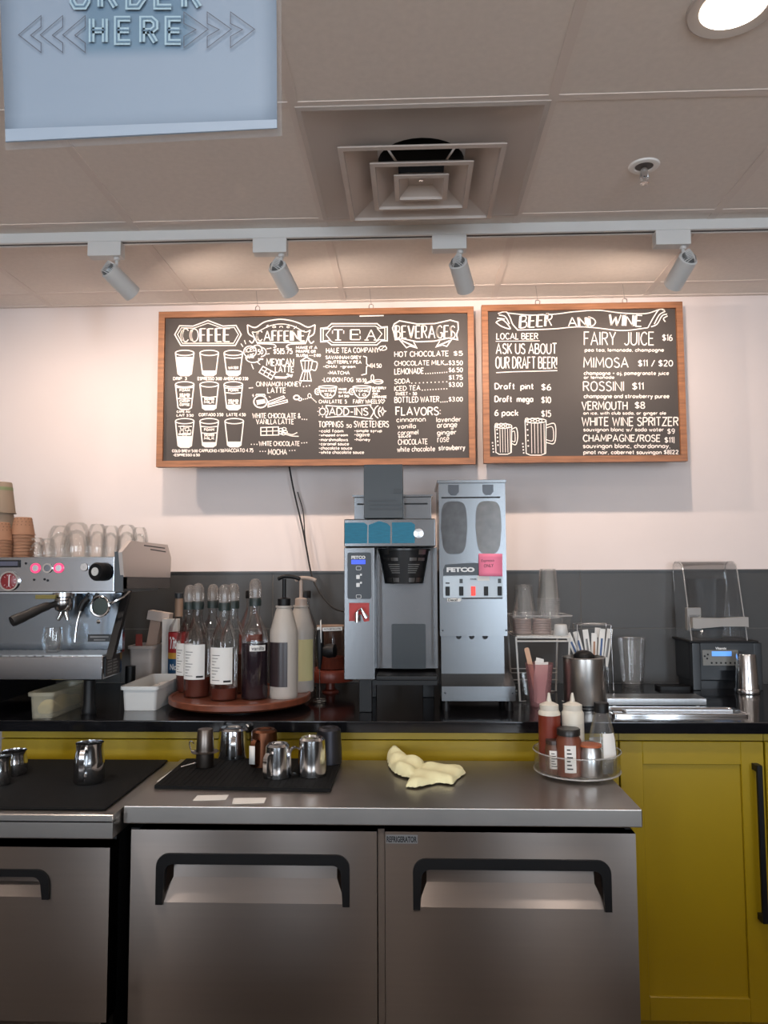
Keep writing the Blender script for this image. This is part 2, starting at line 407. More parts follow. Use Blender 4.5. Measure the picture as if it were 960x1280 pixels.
# suspended ceiling: board field with an opening for the air diffuser
c = MB()
c.box(XL, VX0, YB, YW, ZC, ZC+.02); c.box(VX1, XR, YB, YW, ZC, ZC+.02)
c.box(VX0, VX1, YB, VY0, ZC, ZC+.02); c.box(VX0, VX1, VY1, YW, ZC, ZC+.02)
struct('ceiling', c, M_CEIL)
c = MB(); hw = .012
for x in GX:
    if XL < x < XR: c.box(x-hw, x+hw, YB, YW, ZC-.002, ZC)
for y in GY:
    if YB < y < YW: c.box(XL, XR, y-hw, y+hw, ZC-.0018, ZC)
c.box(XL, XR, YW-.022, YW, ZC-.003, ZC)
struct('trim_1', c, M_TEE)
# backsplash of large slate tiles
zb = 1.392
bs = MB(); bs.box(XL, XR, YW-.010, YW, .955, zb)
struct('trim_2', bs, M_GROUT)
ts = MB(); zrow = at(780, 785, YW).z; x0 = at(725, 750, YW).x; off = 0
for z0, z1 in ((.957, zrow-.002), (zrow+.002, zb-.003)):
    for k in range(-7, 5):
        xa = x0+k*.61+.002; xb = x0+(k+1)*.61-.002
        xa = max(xa, XL+.002); xb = min(xb, XR-.002)
        if xb > xa+.02: ts.box(xa, xb, YW-.0112, YW-.009, z0, z1)
struct('wall_backsplash', ts, M_TILE)
struct('trim_3', MB().box(XL, XR, YW-.016, YW, zb-.003, zb+.004), mat('tile_edge_strip', C(74, 72, 71), .4, .5))

# ================================================================== CEILING THINGS
def ring_sq(cx, cy, h0, z0, h1, z1):
    f = lambda h, z: [(cx-h, cy-h, z), (cx+h, cy-h, z), (cx+h, cy+h, z), (cx-h, cy+h, z)]
    return f(h0, z0), f(h1, z1)
vx, vy = (VX0+VX1)/2, (VY0+VY1)/2
M_VENT = mat('vent_enamel', C(188, 176, 168), .45)
M_VENT2 = mat('vent_plate_enamel', C(190, 180, 173), .5)
t = thing('ceiling_vent', 'square white air vent of nested louvers set in the ceiling', 'air vent', (vx, vy, ZC))
sq = lambda h, z: [(-h, -h*.97, z), (h, -h*.97, z), (h, h*.97, z), (-h, h*.97, z)]
def sqn(h, z, k=8):
    c4 = sq(h, z); return [tuple(c4[i][j]+(c4[(i+1) % 4][j]-c4[i][j])*q/k for j in range(3)) for i in range(4) for q in range(k)]
cir = lambda r, z, n=32: [(r*math.cos(2*PI*i/n-PI*.75), r*math.sin(2*PI*i/n-PI*.75), z) for i in range(n)]
p = MB(); p.rings([sqn(.303, .02), sqn(.303, -.004), sqn(.290, -.006), sqn(.280, -.003), sqn(.215, .010), cir(.118, .016)])
p.build('face_panel', M_VENT2, t, smooth=20)
for a, b, zz, up_ in ((.21, .115, -.055, .045), (.134, .062, -.058, .042), (.073, .034, -.060, .026)):
    l = MB()
    l.rings([sq(a, zz), sq(a-.013, zz-.002), sq(a-.015, zz+.005), sq(b, zz+up_), sq(b, zz+up_+.003), sq(a-.008, zz+.009), sq(a, zz+.003), sq(a, zz)])
    if a < .08: l.quad(*sq(b, zz+up_+.001))
    lo = l.build('louver', M_VENT, t, smooth=20)
    if a < .08: MB().lathe([(.006, zz+.022), (.006, zz+.025)], seg=12).build('screw', M_CHROME, lo)
MB().rings([cir(.118, .016), cir(.118, .26)], cap1=True).build('duct', mat('duct_dark', C(40, 38, 38), .8), t)
hb = MB()
for s in (-1, 1):
    for q in (-1, 1): hb.tube([(s*.06, q*.05, -.02), (s*.09, q*.075, .014)], .003)
hb.build('hanger', M_VENT, t)

def downlight(x, y, label, power=None):
    t = thing('ceiling_downlight', label, 'ceiling light', (x, y, ZC), 'recessed ceiling lights')
    MB().lathe([(.062, -.001), (.085, -.006), (.088, -.004), (.088, 0)], cap=False, seg=36).build('trim_ring', M_VENT, t)
    MB().lathe([(1e-4, -.004), (.05, -.004), (.063, -.002)], cap=False, seg=36).build('lens', mat('lit_lens', (1, .93, .82, 1), .4, emit=6), t)
    l = bpy.data.lights.new('downlight_lamp', 'SPOT'); l.energy = power or DOWN_W; l.color = DOWN_COL; l.spot_size = math.radians(150); l.spot_blend = .8; l.shadow_soft_size = .06
    o = bpy.data.objects.new('downlight_lamp', l); COL.objects.link(o); o.parent = t; o.location = (0, 0, -.02)
    return t
d = onz(917, 8, ZC)
downlight(d.x, d.y, 'lit round recessed light in the ceiling above the sprinkler')
for xy in ((-1.2, 1.43), (-.1, .1), (-2.2, .1), (1.9, .1), (-1.9, -1.8), (1.0, -1.8), (-.1, -3.2)):  # unseen lamps added; rear ones boosted so floor bounce lifts the ceiling
    downlight(xy[0], xy[1], 'unseen recessed ceiling light added out over the shop floor', DOWN_W*3.2 if xy[1] < -1 else None)

d = onz(805, 207, ZC)
t = thing('fire_sprinkler', 'chrome fire sprinkler with round escutcheon in the ceiling tile', 'sprinkler', (d.x, d.y, ZC))
MB().lathe([(.024, -.001), (.026, -.005), (.034, -.006), (.040, -.004), (.042, 0)], cap=False, seg=32).build('escutcheon', mat('escutcheon_white', C(232, 228, 224), .3), t)
MB().lathe([(.001, -.0025), (.024, -.0025)], cap=False).build('recess_cup', mat('sprinkler_dark', C(70, 66, 64), .5), t)
MB().lathe([(.001, -.052), (.012, -.051), (.012, -.048), (.004, -.047), (.004, -.036), (.009, -.033), (.009, -.004)], seg=16).build('sprinkler_body', M_CHROME, t)
fr = MB()
for s in (-1, 1): fr.tube([(0.004*s, 0, -.047), (.012*s, 0, -.035), (.009*s, 0, -.015)], .002)
fr.build('sprinkler_frame', M_CHROME, t)

# light track
YT = 2.40
t = thing('lighting_track', 'long pale metal lighting track running across the ceiling', 'lighting track', (0, YT, ZC))
tr = MB(); tr.box(XL+.05, XR-.05, -.018, -.006, -.034, 0, .002, 1); tr.box(XL+.05, XR-.05, .006, .018, -.034, 0, .002, 1); tr.box(XL+.05, XR-.05, -.006, .006, -.012, 0)
tr.build('rail', M_WHITEMETAL, t)
MB().box(XL+.06, XR-.06, -.006, .006, -.033, -.0125).build('rail_slot', M_BLACK, t)
def track_head(px, label, dirv):
    x = px if abs(px) < 5 else at(px, 297, YT).x
    t = thing('track_spotlight', label, 'track light', (x, YT, ZC), 'spotlights on the ceiling track')
    MB().box(-.062, .048, -.020, .020, -.082, -.0345, .003).build('adapter', M_WHITEMETAL, t)
    st = MB().lathe([(.010, -.092), (.010, -.0825)], c=(.028, 0, 0), seg=14).tube([(.028, 0, -.09), (.028, 0, -.132)], .0055)
    st.build('stem', M_WHITEMETAL, t)
    D = Vector(dirv).normalized(); p = Vector((.028, 0, -.148)); r = .030
    back = p-D*.045; front = p+D*.075
    b = MB(); b.lathe([(.024, .012), (r, .014), (r, .118), (r-.003, .12), (r-.004, .112)], c=back, axis=D, seg=28, cap=False); b.build('lamp_body', M_WHITEMETAL, t)
    MB().lathe([(.001, .0), (.020, .002), (.0235, .008), (.0235, .016)], c=back, axis=D, seg=24, cap=False).build('heat_sink', mat('heat_sink_grey', C(128, 132, 134), .4, .6), t)
    q = D.to_track_quat('Z', 'Y'); fin = MB()
    for k in range(-4, 5):
        w = math.sqrt(max(0, .026**2-(k*.0055)**2))
        a = back+q @ Vector((-w, k*.0055, .012)); c2 = back+q @ Vector((w, k*.0055, .012)); mid = back+q @ Vector((0, k*.0055, -.006))
        fin.tube(bez([a, mid, c2], 4), .0014, 5)
    fin.build('cooling_fin', M_WHITEMETAL, t)
    MB().lathe([(.001, .108), (r-.005, .108)], c=back, axis=D, seg=24, cap=False).build('lamp_lens', mat('spot_lens', (1, .85, .7, 1), .3, emit=4), t)
    l = bpy.data.lights.new('track_lamp', 'SPOT'); l.energy = SPOT_W; l.color = SPOT_COL; l.spot_size = math.radians(165); l.spot_blend = 1.0; l.shadow_soft_size = .012
    o = bpy.data.objects.new('track_lamp', l); COL.objects.link(o); o.parent = t; o.location = front+D*.004
    o.rotation_euler = D.to_track_quat('-Z', 'Y').to_euler()
    return t
track_head(136, 'leftmost track spotlight in view, tilted furthest to the right', (.50, .72, -.52))
track_head(341, 'track spotlight left of the air vent, over the big menu board', (.28, .80, -.52))
track_head(564, 'track spotlight below the air vent, over the board gap', (.28, .80, -.52))
track_head(842, 'rightmost track spotlight, tilted left over the beer and wine board', (-.20, .84, -.50))
track_head(-1.45, 'track spotlight beyond the coffee machine, past the picture edge', (.1, .62, -.72))
track_head(2.35, 'added track spotlight past the beer and wine board, beyond the picture edge', (-.1, .62, -.72))  # unseen track head added for its light along the wall

# ================================================================== MENU BOARDS
YBD = 2.93                        # front plane of the chalk panels
def board(name, label, corners, hooks):
    P = [at(px, py, YBD-.006) for px, py in corners]     # TL TR BR BL
    x0 = (P[0].x+P[3].x)/2; x1 = (P[1].x+P[2].x)/2; zt = (P[0].z+P[1].z)/2; z0 = (P[2].z+P[3].z)/2
    cx = (x0+x1)/2
    t = thing(name, label, 'menu board', (cx, YBD, z0))
    w = (x1-x0)/2; h = zt-z0; f = .024
    for nm, poly in (('frame_rail', [(-w, h), (w, h), (w-f, h-f), (-w+f, h-f)]), ('frame_rail', [(-w, 0), (-w+f, f), (w-f, f), (w, 0)]),
                     ('frame_stile', [(-w, 0), (-w, h), (-w+f, h-f), (-w+f, f)]), ('frame_stile', [(w, 0), (w-f, f), (w-f, h-f), (w, h)])):
        MB().py(poly, -.012, .016).build(nm, M_WOOD, t, smooth=0)
    MB().box(-w+f*.8, w-f*.8, 0, .008, f*.8, h-f*.8).build('chalk_panel', M_CHALKB, t)
    for hp in hooks:
        hx = at(hp, 380, YBD).x-cx
        k = MB(); k.tube([(hx+.009*math.cos(a), 0, h+.010+.010*math.sin(a)) for a in [2*PI*i/14 for i in range(14)]], .0016, 6, True)
        k.build('hook_ring', M_CHROME, t)
        MB().tube([(hx, 0, h+.018), (hx-.006, 0, ZC-.003-z0)], .0013, 6).build('hanging_wire', M_CHROME, t)
    return t, Vector((cx, YBD, z0))
B1, O1 = board('menu_board', 'wide wood-framed chalk menu board headed coffee, tea and beverages', [(197, 389), (592.8, 384.9), (593.5, 581), (197.7, 583.3)], [322, 464])
B2, O2 = board('menu_board', 'squarer wood-framed chalk menu board headed beer and wine', [(602.2, 382.8), (853.7, 376.5), (857.7, 576.4), (604.2, 579.3)], [672, 781])
B1['group'] = B2['group'] = 'hanging chalk menu boards'
class Pen:
    """draws on a board in the coordinates of an enlarged view: origin (ox,oy), scale s"""
    def __init__(s, root, org, ox, oy, sc):
        s.root, s.org, s.ox, s.oy, s.sc = root, org, ox, oy, sc; s.mb = MB(); s.k = 0; s.hold = False
    def f(s, u, v):
        q = at(s.ox+u/s.sc, s.oy+v/s.sc, YBD-.0012)-s.org; q.y = -.0012-.000012*(s.k % 40); return q
    def text(s, txt, u0, v0, u1, v1, bold=.02, wob=.03, dv=0, shear=0, w=None, heavy=1.0, name='chalk_lettering'):
        h = v1-v0; k = s.sc/4.571; mb = s.mb if s.hold else MB()
        if w is None: w = max(3.7*k, min(6.2*k, h*.125))*(1+bold*3)
        i = w/2
        F = lambda a, b: (u0+i+(u1-u0-2*i)*a+shear*(b-.5)*h, v1-i-(v1-v0-2*i)*b+dv*a)
        for pts in hand_text(mb, txt, F, w):
            s.k += 1
            if len(pts) == 2 and abs(pts[0][0]-pts[1][0]) < .25*abs(pts[0][1]-pts[1][1]): stroke2(mb, pts, w*heavy, s.f)
            elif heavy > 1 and len(pts) < 6:
                for a, b in zip(pts, pts[1:]): stroke2(mb, [a, b], w*(heavy if abs(a[0]-b[0]) < .25*abs(a[1]-b[1]) else 1), s.f)
            elif heavy > 1:
                s.k += 1; stroke2(mb, pts, w, s.f); n = len(pts)
                cx_ = min(p_[0] for p_ in pts); sel = [p_ for p_ in pts if p_[0] < cx_+.28*(max(q_[0] for q_ in pts)-cx_)]
                if len(sel) > 3: stroke2(mb, sel, w*heavy, s.f)
            else: stroke2(mb, pts, w, s.f)
        if not s.hold: mb.build(name, M_CHALK, s.root, smooth=0)
        return s
    def line(s, pts, w=7, closed=False, smooth=False):
        if smooth: pts = [tuple(p)[:2] for p in bez([(a, b, 0) for a, b in pts], 6)]
        s.k += 1; stroke2(s.mb, pts, w, s.f, closed); return s
    def ell(s, cx, cy, rx, ry, w=6, a0=0, a1=360, n=24):
        full = a1-a0 >= 360
        pts = [(cx+rx*math.cos(math.radians(a0+(a1-a0)*i/n)), cy+ry*math.sin(math.radians(a0+(a1-a0)*i/n))) for i in range(n if full else n+1)]
        s.k += 1; stroke2(s.mb, pts, w, s.f, full); return s
    def fill(s, pts): s.k += 1; fill2(s.mb, pts, s.f); return s
    def dots(s, u0, v0, u1, v1, n):
        for i in range(n):
            a = u0+(u1-u0)*i/max(1, n-1); b = v0+(v1-v0)*i/max(1, n-1); s.fill([(a-3, b-3), (a+3, b-3), (a+3, b+3), (a-3, b+3)])
        return s
    def done(s, name='chalk_marks'):
        s.hold = False
        if not s.mb.bm.verts: return
        o = s.mb.build(name, M_CHALK, s.root, smooth=0); s.mb = MB(); return o
p = Pen(B1, O1, 190, 370, 960/210)
# coffee heading
p.line([(130, 220), (158, 170), (235, 172), (320, 140), (405, 172), (480, 168), (510, 220), (476, 282), (165, 282)], 7, True)
p.line([(146, 220), (168, 182), (238, 184), (320, 155), (402, 184), (470, 180), (494, 220), (466, 270), (174, 270)], 5, True)
p.text('COFFEE', 166, 182, 448, 264, w=6, heavy=2.4, name='chalk_heading').done('chalk_banner')
def tumbler(cx, vt, vb, fill=None, lines=(), words=()):
    a, b = 53, 38; h = vb-vt; e = 15; p.hold = True
    wd = lambda v: a+(b-a)*(v-vt)/h
    p.ell(cx, vt+e, a, e, 6)
    p.line([(cx-a, vt+e), (cx-b, vb-10), (cx-b*.6, vb), (cx+b*.6, vb), (cx+b, vb-10), (cx+a, vt+e)], 7)
    if fill is not None:
        w = wd(fill); p.fill([(cx-w, fill), (cx-b, vb-10), (cx-b*.6, vb), (cx+b*.6, vb), (cx+b, vb-10), (cx+w, fill)])
    for v in lines: p.line([(cx-wd(v), v), (cx, v+5), (cx+wd(v), v)], 6)
    for s, v in words: p.text(s, cx-30, v-10, cx+30, v+7, .05)
    p.done('chalk_cup_drawing')
tumbler(187, 310, 455, 348)
tumbler(327, 310, 455, 426)
tumbler(465, 310, 455, 426, (352,), (('WATER', 412),))
tumbler(187, 490, 648, None, (522, 585), (('FOAM', 540), ('STEAMED', 566), ('MILK', 578), ('DRIP', 603), ('COFFEE', 622)))
tumbler(327, 490, 650, 622, (575,), (('STEAMED', 590), ('MILK', 608)))
tumbler(465, 490, 650, 622, (525, 552), (('FOAM', 540), ('STEAMED', 600), ('MILK', 614)))
tumbler(187, 700, 865, 800)
p.line([(150, 745), (228, 745)], 5); p.line([(150, 790), (222, 790)], 10)
for u, v in ((172, 752), (200, 762), (170, 778), (212, 776), (186, 792)): p.line([(u-10, v-8), (u+10, v-10), (u+11, v+8), (u-9, v+9)], 4, True)
p.done('chalk_cup_drawing')
tumbler(327, 700, 862, 835, (745, 782), (('FOAM', 765), ('STEAMED', 796), ('MILK', 815)))
tumbler(470, 700, 862, 832, (), ())
p.text('DRIP  3', 120, 462, 200, 482).text('ESPRESSO 3.00', 260, 462, 400, 482, .03).text('AMERICANO 3.50', 408, 462, 550, 482, .03)
p.text('CAFE AU', 140, 654, 218, 668).text('LAIT 3.50', 140, 674, 238, 690).text('CORTADO 3.50', 266, 668, 408, 688, .03).text('LATTE 4.50', 425, 668, 536, 688, .03)
p.text('COLD BREW 5.00', 114, 876, 262, 894, .03).text('CAPPUCINO 4.50', 268, 874, 412, 894, .03).text('MACCIATO 4.75', 414, 870, 580, 894, .03).text('+ESPRESSO 6.50', 120, 900, 274, 917, .03)
p.line([(70, 124), (182, 121)], 7)
p.done()
# fancy caffeine
p.line([(545, 165), (590, 180), (640, 150), (690, 138), (738, 133), (790, 140), (840, 155), (890, 178), (932, 165)], 7, smooth=True)
p.line([(545, 165), (552, 215), (585, 240), (572, 268), (556, 255)], 7, smooth=True).line([(932, 165), (925, 215), (895, 240), (908, 270), (926, 258)], 7, smooth=True)
p.line([(572, 205), (600, 205), (670, 172), (738, 160), (806, 172), (872, 205), (905, 195)], 5, smooth=True)
p.line([(572, 205), (600, 266), (880, 266), (905, 195)], 6)
p.line([(600, 272), (690, 276), (708, 290), (694, 294)], 6, smooth=True).line([(880, 272), (790, 276), (768, 290), (782, 296)], 6, smooth=True)
p.text('f a n c y', 650, 165, 828, 188, .01, shear=.05).text('CAFFEINE', 596, 194, 876, 260, w=6, heavy=1.9, name='chalk_heading').done('chalk_banner')
p.ell(560, 318, 36, 32, 6).ell(600, 305, 28, 24, 6, 190, 380).ell(622, 320, 30, 26, 6, 270, 450).ell(578, 352, 42, 28, 6, 20, 200)
p.text('ICED', 534, 298, 596, 325, .04, dv=-10).text('ARE', 540, 335, 585, 362, .04, dv=-8).text('.50', 598, 305, 636, 338, .03, dv=-4).text('extra', 606, 352, 636, 366, .02)
for a in ((508, 272, 520, 290), (528, 252, 536, 275), (568, 388, 580, 418), (600, 376, 618, 392), (655, 302, 682, 298), (655, 332, 672, 330)): p.line([a[:2], a[2:]], 5)
p.text('$5|5.75', 692, 296, 804, 336, .02).text('MAKE IT A', 822, 286, 945, 304, .04).text('FRAPPE OR', 822, 308, 936, 326, .04).text('SLUSH ---2.00', 822, 330, 965, 348, .03)
p.text('MEXICAN', 652, 356, 812, 402, .02).text('LATTE', 702, 400, 812, 438, .02).text('CINNAMON HONEY', 594, 488, 856, 518, .03).text('LATTE', 658, 522, 766, 556, .02)
p.text('WHITE CHOCOLATE &', 572, 668, 850, 700, .03).text('VANILLA LATTE', 594, 702, 812, 734, .03).text('WHITE CHOCOLATE', 610, 828, 845, 858, .03).text('MOCHA', 662, 874, 772, 908, .03)
for a in ((568, 848, 600, 848), (856, 840, 884, 838), (618, 888, 648, 888), (786, 884, 816, 882), (866, 518, 900, 512), (858, 704, 884, 706), (556, 526, 574, 524)): p.dots(*a, 3)
p.done()
# little drawings of the caffeine column
p.line([(612, 436), (634, 402), (704, 440), (682, 476)], 6, True).line([(623, 419), (693, 458)], 5).line([(636, 450), (657, 415)], 5).line([(660, 463), (681, 428)], 5)
p.line([(700, 462), (760, 464), (804, 450)], 8, smooth=True).line([(704, 470), (770, 470)], 4).line([(770, 445), (800, 462)], 10)
p.done('chalk_drawing')
p.line([(850, 370), (918, 368), (906, 424), (862, 424)], 6, True).line([(862, 432), (900, 432), (910, 486), (845, 484)], 6, True).line([(882, 350), (850, 370)], 6).line([(884, 350), (918, 368)], 6).ell(884, 345, 6, 6, 5)
p.line([(918, 372), (944, 382), (934, 424), (912, 420)], 6, smooth=True).line([(875, 372), (874, 424)], 4).line([(896, 372), (892, 424)], 4).line([(876, 434), (866, 484)], 4).line([(888, 434), (888, 484)], 4)
p.done('chalk_drawing')
p.ell(620, 604, 38, 34, 8).line([(592, 570), (598, 562), (642, 562), (648, 572)], 6).fill([(596, 596), (644, 588), (650, 612), (600, 622)]).line([(664, 604), (752, 572), (758, 582), (668, 616)], 6, True).line([(664, 622), (772, 594), (774, 606), (664, 634)], 6, True)
p.ell(826, 580, 16, 12, 8).ell(846, 590, 10, 8, 6).dots(866, 590, 888, 586, 3).ell(900, 570, 9, 12, 4).dots(910, 580, 938, 606, 5)
p.line([(572, 566), (584, 572)], 4).line([(578, 560), (578, 578)], 4).line([(668, 574), (678, 580)], 4)
p.done('chalk_drawing')
p.line([(622, 752), (722, 748), (724, 794), (622, 796)], 6, True).line([(622, 774), (724, 770)], 5).line([(655, 750), (655, 796)], 5).line([(690, 750), (690, 796)], 5)
for a in (20, 80, 140, 215, 300): p.ell(748+14*math.cos(math.radians(a)), 772+14*math.sin(math.radians(a)), 12, 8, 5)
p.line([(760, 780), (800, 792), (830, 780)], 5, smooth=True).line([(762, 790), (800, 800), (838, 802)], 5, smooth=True)
p.done('chalk_drawing')
# tea
p = Pen(B1, O1, 390, 370, 960/210)
for k, w in ((0, 7), (14, 5)):
    p.line([(50+k, 185+k*.4), (88+k*.8, 180+k*.5), (112+k*.7, 158+k), (372-k*.7, 158+k), (396-k*.8, 178+k*.5), (430-k, 176+k*.4), (430-k, 256-k*.4), (396-k*.8, 256-k*.5), (370-k*.7, 280-k), (112+k*.7, 280-k), (88+k*.8, 260-k*.5), (50+k, 262-k*.4)], w, True)
p.line([(108, 186), (80, 222), (108, 256)], 5).line([(372, 184), (400, 216), (372, 254)], 5)
for ch, u in (('T', 120), ('E', 218), ('A', 308)):
    p.text(ch, u, 190, u+58, 252, w=6, heavy=1.8, name='chalk_heading')
for u, v, w in ((132, 252, 34), (112, 206, 10), (176, 206, 10), (270, 206, 8), (272, 238, 8), (300, 252, 24), (352, 252, 24)):
    p.line([(u, v), (u+w, v)], 5) if w > 12 else p.line([(u+w/2, v-9), (u+w/2, v+9)], 5)
p.done('chalk_banner')
p.text('HALE TEA COMPANY', 80, 296, 384, 328, .02, dv=-4).ell(405, 298, 22, 12, 5).line([(388, 314), (420, 282)], 4)
p.text('SAVANNAH GREY', 76, 340, 282, 362, .03).text('-BUTTERFLY PEA', 80, 368, 284, 388, .03).text('-CHAI  -green', 62, 394, 248, 416, .03).text('-MATCHA', 88, 428, 216, 450, .03)
p.line([(292, 344), (312, 350), (312, 388), (322, 396), (312, 404), (310, 445), (282, 452)], 6).text('4|4.50', 324, 382, 398, 414, .03)
p.text('-LONDON FOG', 56, 464, 236, 492, .03).text('5|5.50', 252, 468, 312, 496, .02)
p.ell(378, 490, 28, 12, 5).line([(310, 500), (350, 490), (405, 490)], 5).ell(345, 468, 8, 18, 5).line([(300, 500), (345, 480)], 5)
p.done()
def teacup(u, w1, w2):
    p.hold = True
    p.ell(u+54, 520, 52, 7, 6).line([(u+4, 524), (u+14, 562), (u+36, 582), (u+74, 582), (u+94, 562), (u+104, 524)], 7).ell(u-4, 546, 15, 17, 7, 60, 300).ell(u-2, 546, 6, 7, 4)
    p.text(w1, u+14, 534, u+96, 550, .06).text(w2, u+32, 556, u+78, 574, .06); p.done('chalk_cup_drawing')
teacup(36, 'WATER', 'TEA'); teacup(232, 'TONIC', '1.0')
p.text('MADE', 150, 526, 200, 540, .04).text('W/ MILK', 150, 544, 214, 558, .04).text('$4.50', 150, 564, 212, 580, .04)
p.text('BUTTERFLY', 344, 518, 424, 534, .04).text('PEA TEA', 344, 536, 390, 550, .04).text('AND', 344, 552, 376, 566, .04).text('LEMONADE', 344, 568, 428, 584, .04)
p.text('CHAI LATTE  5', 38, 592, 200, 615, .03).text('FAIRY WHEELS', 234, 590, 390, 616, .03).line([(404, 614), (390, 598), (398, 590), (404, 598), (410, 590), (416, 598)], 4, True)
p.line([(78, 626), (200, 632), (340, 622)], 6, smooth=True).line([(78, 694), (200, 688), (348, 702)], 6, smooth=True).line([(78, 626), (92, 660), (78, 694)], 6, smooth=True).line([(330, 624), (352, 660), (334, 696)], 6, smooth=True)
p.text('ADD-INS', 96, 636, 322, 684, w=6.5, name='chalk_heading').ell(60, 660, 17, 19, 6).ell(392, 662, 36, 38, 6, 110, 250).ell(404, 662, 24, 32, 6, 120, 240)
for k in range(8):
    a = k*PI/4; p.line([(60+24*math.cos(a), 660+26*math.sin(a)), (60+30*math.cos(a), 660+33*math.sin(a))], 5)
p.line([(404, 636), (410, 654), (422, 658), (410, 664), (404, 682), (398, 664), (386, 658), (398, 654)], 5, True)
p.done('chalk_banner')
p.text('TOPPINGS', 36, 714, 180, 752, .02).text('.50', 190, 732, 228, 754, .01).text('SWEETENERS', 238, 712, 440, 752, .02)
for s, v, e in (('-cold foam', 760, 180), ('-whipped cream', 786, 206), ('-marshmallows', 810, 206), ('-caramel sauce', 834, 212), ('-chocolate sauce', 858, 230), ('-white chocolate sauce', 882, 298)):
    p.text(s, 38, v, e, v+21, .03)
for s, v, e in (('-simple syrup', 760, 400), ('-agave', 786, 330), ('-honey', 810, 334)): p.text(s, 240, v, e, v+24, .03)
p.done()
# beverages
p.line([(470, 160), (500, 142), (600, 160), (700, 158), (790, 138), (834, 150), (836, 190), (826, 220), (832, 250), (780, 240), (700, 258), (600, 262), (520, 244), (476, 250), (468, 210), (460, 184)], 7, True, False)
p.line([(500, 250), (540, 296), (560, 286), (600, 298), (580, 262)], 6).line([(800, 246), (770, 288), (744, 280), (708, 292), (730, 258)], 6)
p.line([(512, 254), (590, 290)], 8).line([(790, 254), (716, 286)], 8)
p.text('BEVERAGES', 472, 166, 820, 244, w=6, heavy=1.6, name='chalk_heading').done('chalk_banner')
for s, v0, v1, e, pr, pv in (('HOT CHOCOLATE', 316, 350, 782, '$5', 312), ('CHOCOLATE MILK', 370, 400, 756, '$3.50', 366), ('LEMONADE', 414, 450, 640, '$6.50', 406), ('SODA', 474, 504, 560, '$1.75', 450), ('ICED TEA', 514, 544, 620, '$3.00', 490), ('BOTTLED WATER', 576, 612, 728, '$3.00', 574)):
    p.text(s, 470, v0, e, v1, .02, dv=-5)
    p.text(pr, 862-(54 if pr == '$5' else 82), pv, 862, pv+32, .02)
    if e < 700: p.dots(e+10, v1-6, 770, v1-14, 10)
p.text('SWEET + .50', 476, 548, 600, 568, .02)
p.dots(736, 606, 772, 604, 4); p.dots(760, 392, 774, 390, 3)
p.text('FLAVORS:', 476, 632, 736, 684, .04).done()
for s, u0, v0, u1, v1 in (('cinnamon', 482, 694, 650, 722), ('vanilla', 488, 730, 594, 760), ('caramel', 490, 766, 608, 796), ('sauce', 492, 798, 566, 812), ('CHOCOLATE', 490, 818, 662, 852), ('white chocolate', 486, 858, 704, 892),
                          ('lavender', 710, 690, 852, 722), ('orange', 714, 730, 830, 766), ('ginger', 714, 768, 826, 804), ('rose', 716, 808, 784, 838), ('strawberry', 722, 852, 876, 892)):
    p.text(s, u0, v0, u1, v1, .02, dv=-4)
p.line([(272, 115), (410, 112)], 7); p.done()
# beer and wine
p = Pen(B2, O2, 595, 365, 960/275)
p.line([(140, 92), (230, 100), (330, 98), (430, 86), (530, 80), (640, 92), (740, 94), (800, 76)], 4.5, smooth=True).line([(182, 166), (260, 164), (350, 160), (440, 152), (520, 156), (640, 168), (750, 156)], 4.5, smooth=True)
p.line([(96, 94), (130, 86), (148, 110), (160, 140), (184, 168)], 5, smooth=True).line([(88, 130), (118, 122), (150, 160), (112, 150), (86, 132)], 5, smooth=True).line([(100, 100), (128, 108), (146, 140)], 5, smooth=True).line([(92, 114), (126, 118)], 5)
p.line([(750, 156), (775, 110), (800, 76), (824, 80)], 5, smooth=True).line([(834, 96), (812, 104), (790, 140), (764, 152)], 5, smooth=True).line([(826, 84), (800, 100), (778, 140)], 5, smooth=True).line([(836, 104), (818, 116), (826, 130)], 5, smooth=True)
p.text('BEER', 190, 102, 334, 160, w=5, heavy=2.2, dv=-10, shear=.06, name='chalk_heading').text('AND', 400, 108, 524, 152, w=5, heavy=2.2, shear=-.06, name='chalk_heading').text('WINE', 580, 94, 726, 148, w=5, heavy=2.0, dv=6, shear=.06, name='chalk_heading').done('chalk_banner')
p.text('LOCAL BEER', 88, 178, 272, 208, .015).line([(86, 215), (278, 213)], 3).text('ASK US ABOUT', 86, 222, 354, 272, .005).text('OUR DRAFT BEER!', 84, 280, 354, 336, .005).line([(88, 352), (160, 348), (355, 343)], 4)
for s, u1, v, pr in (('Draft  pint', 252, 396, '$6'), ('Draft  mega', 250, 452, '$10'), ('6 pack', 186, 512, '$15')):
    p.text(s, 80, v, u1, v+38, .01).text(pr, 284, v+2, 328, v+36, .01)
p.done()
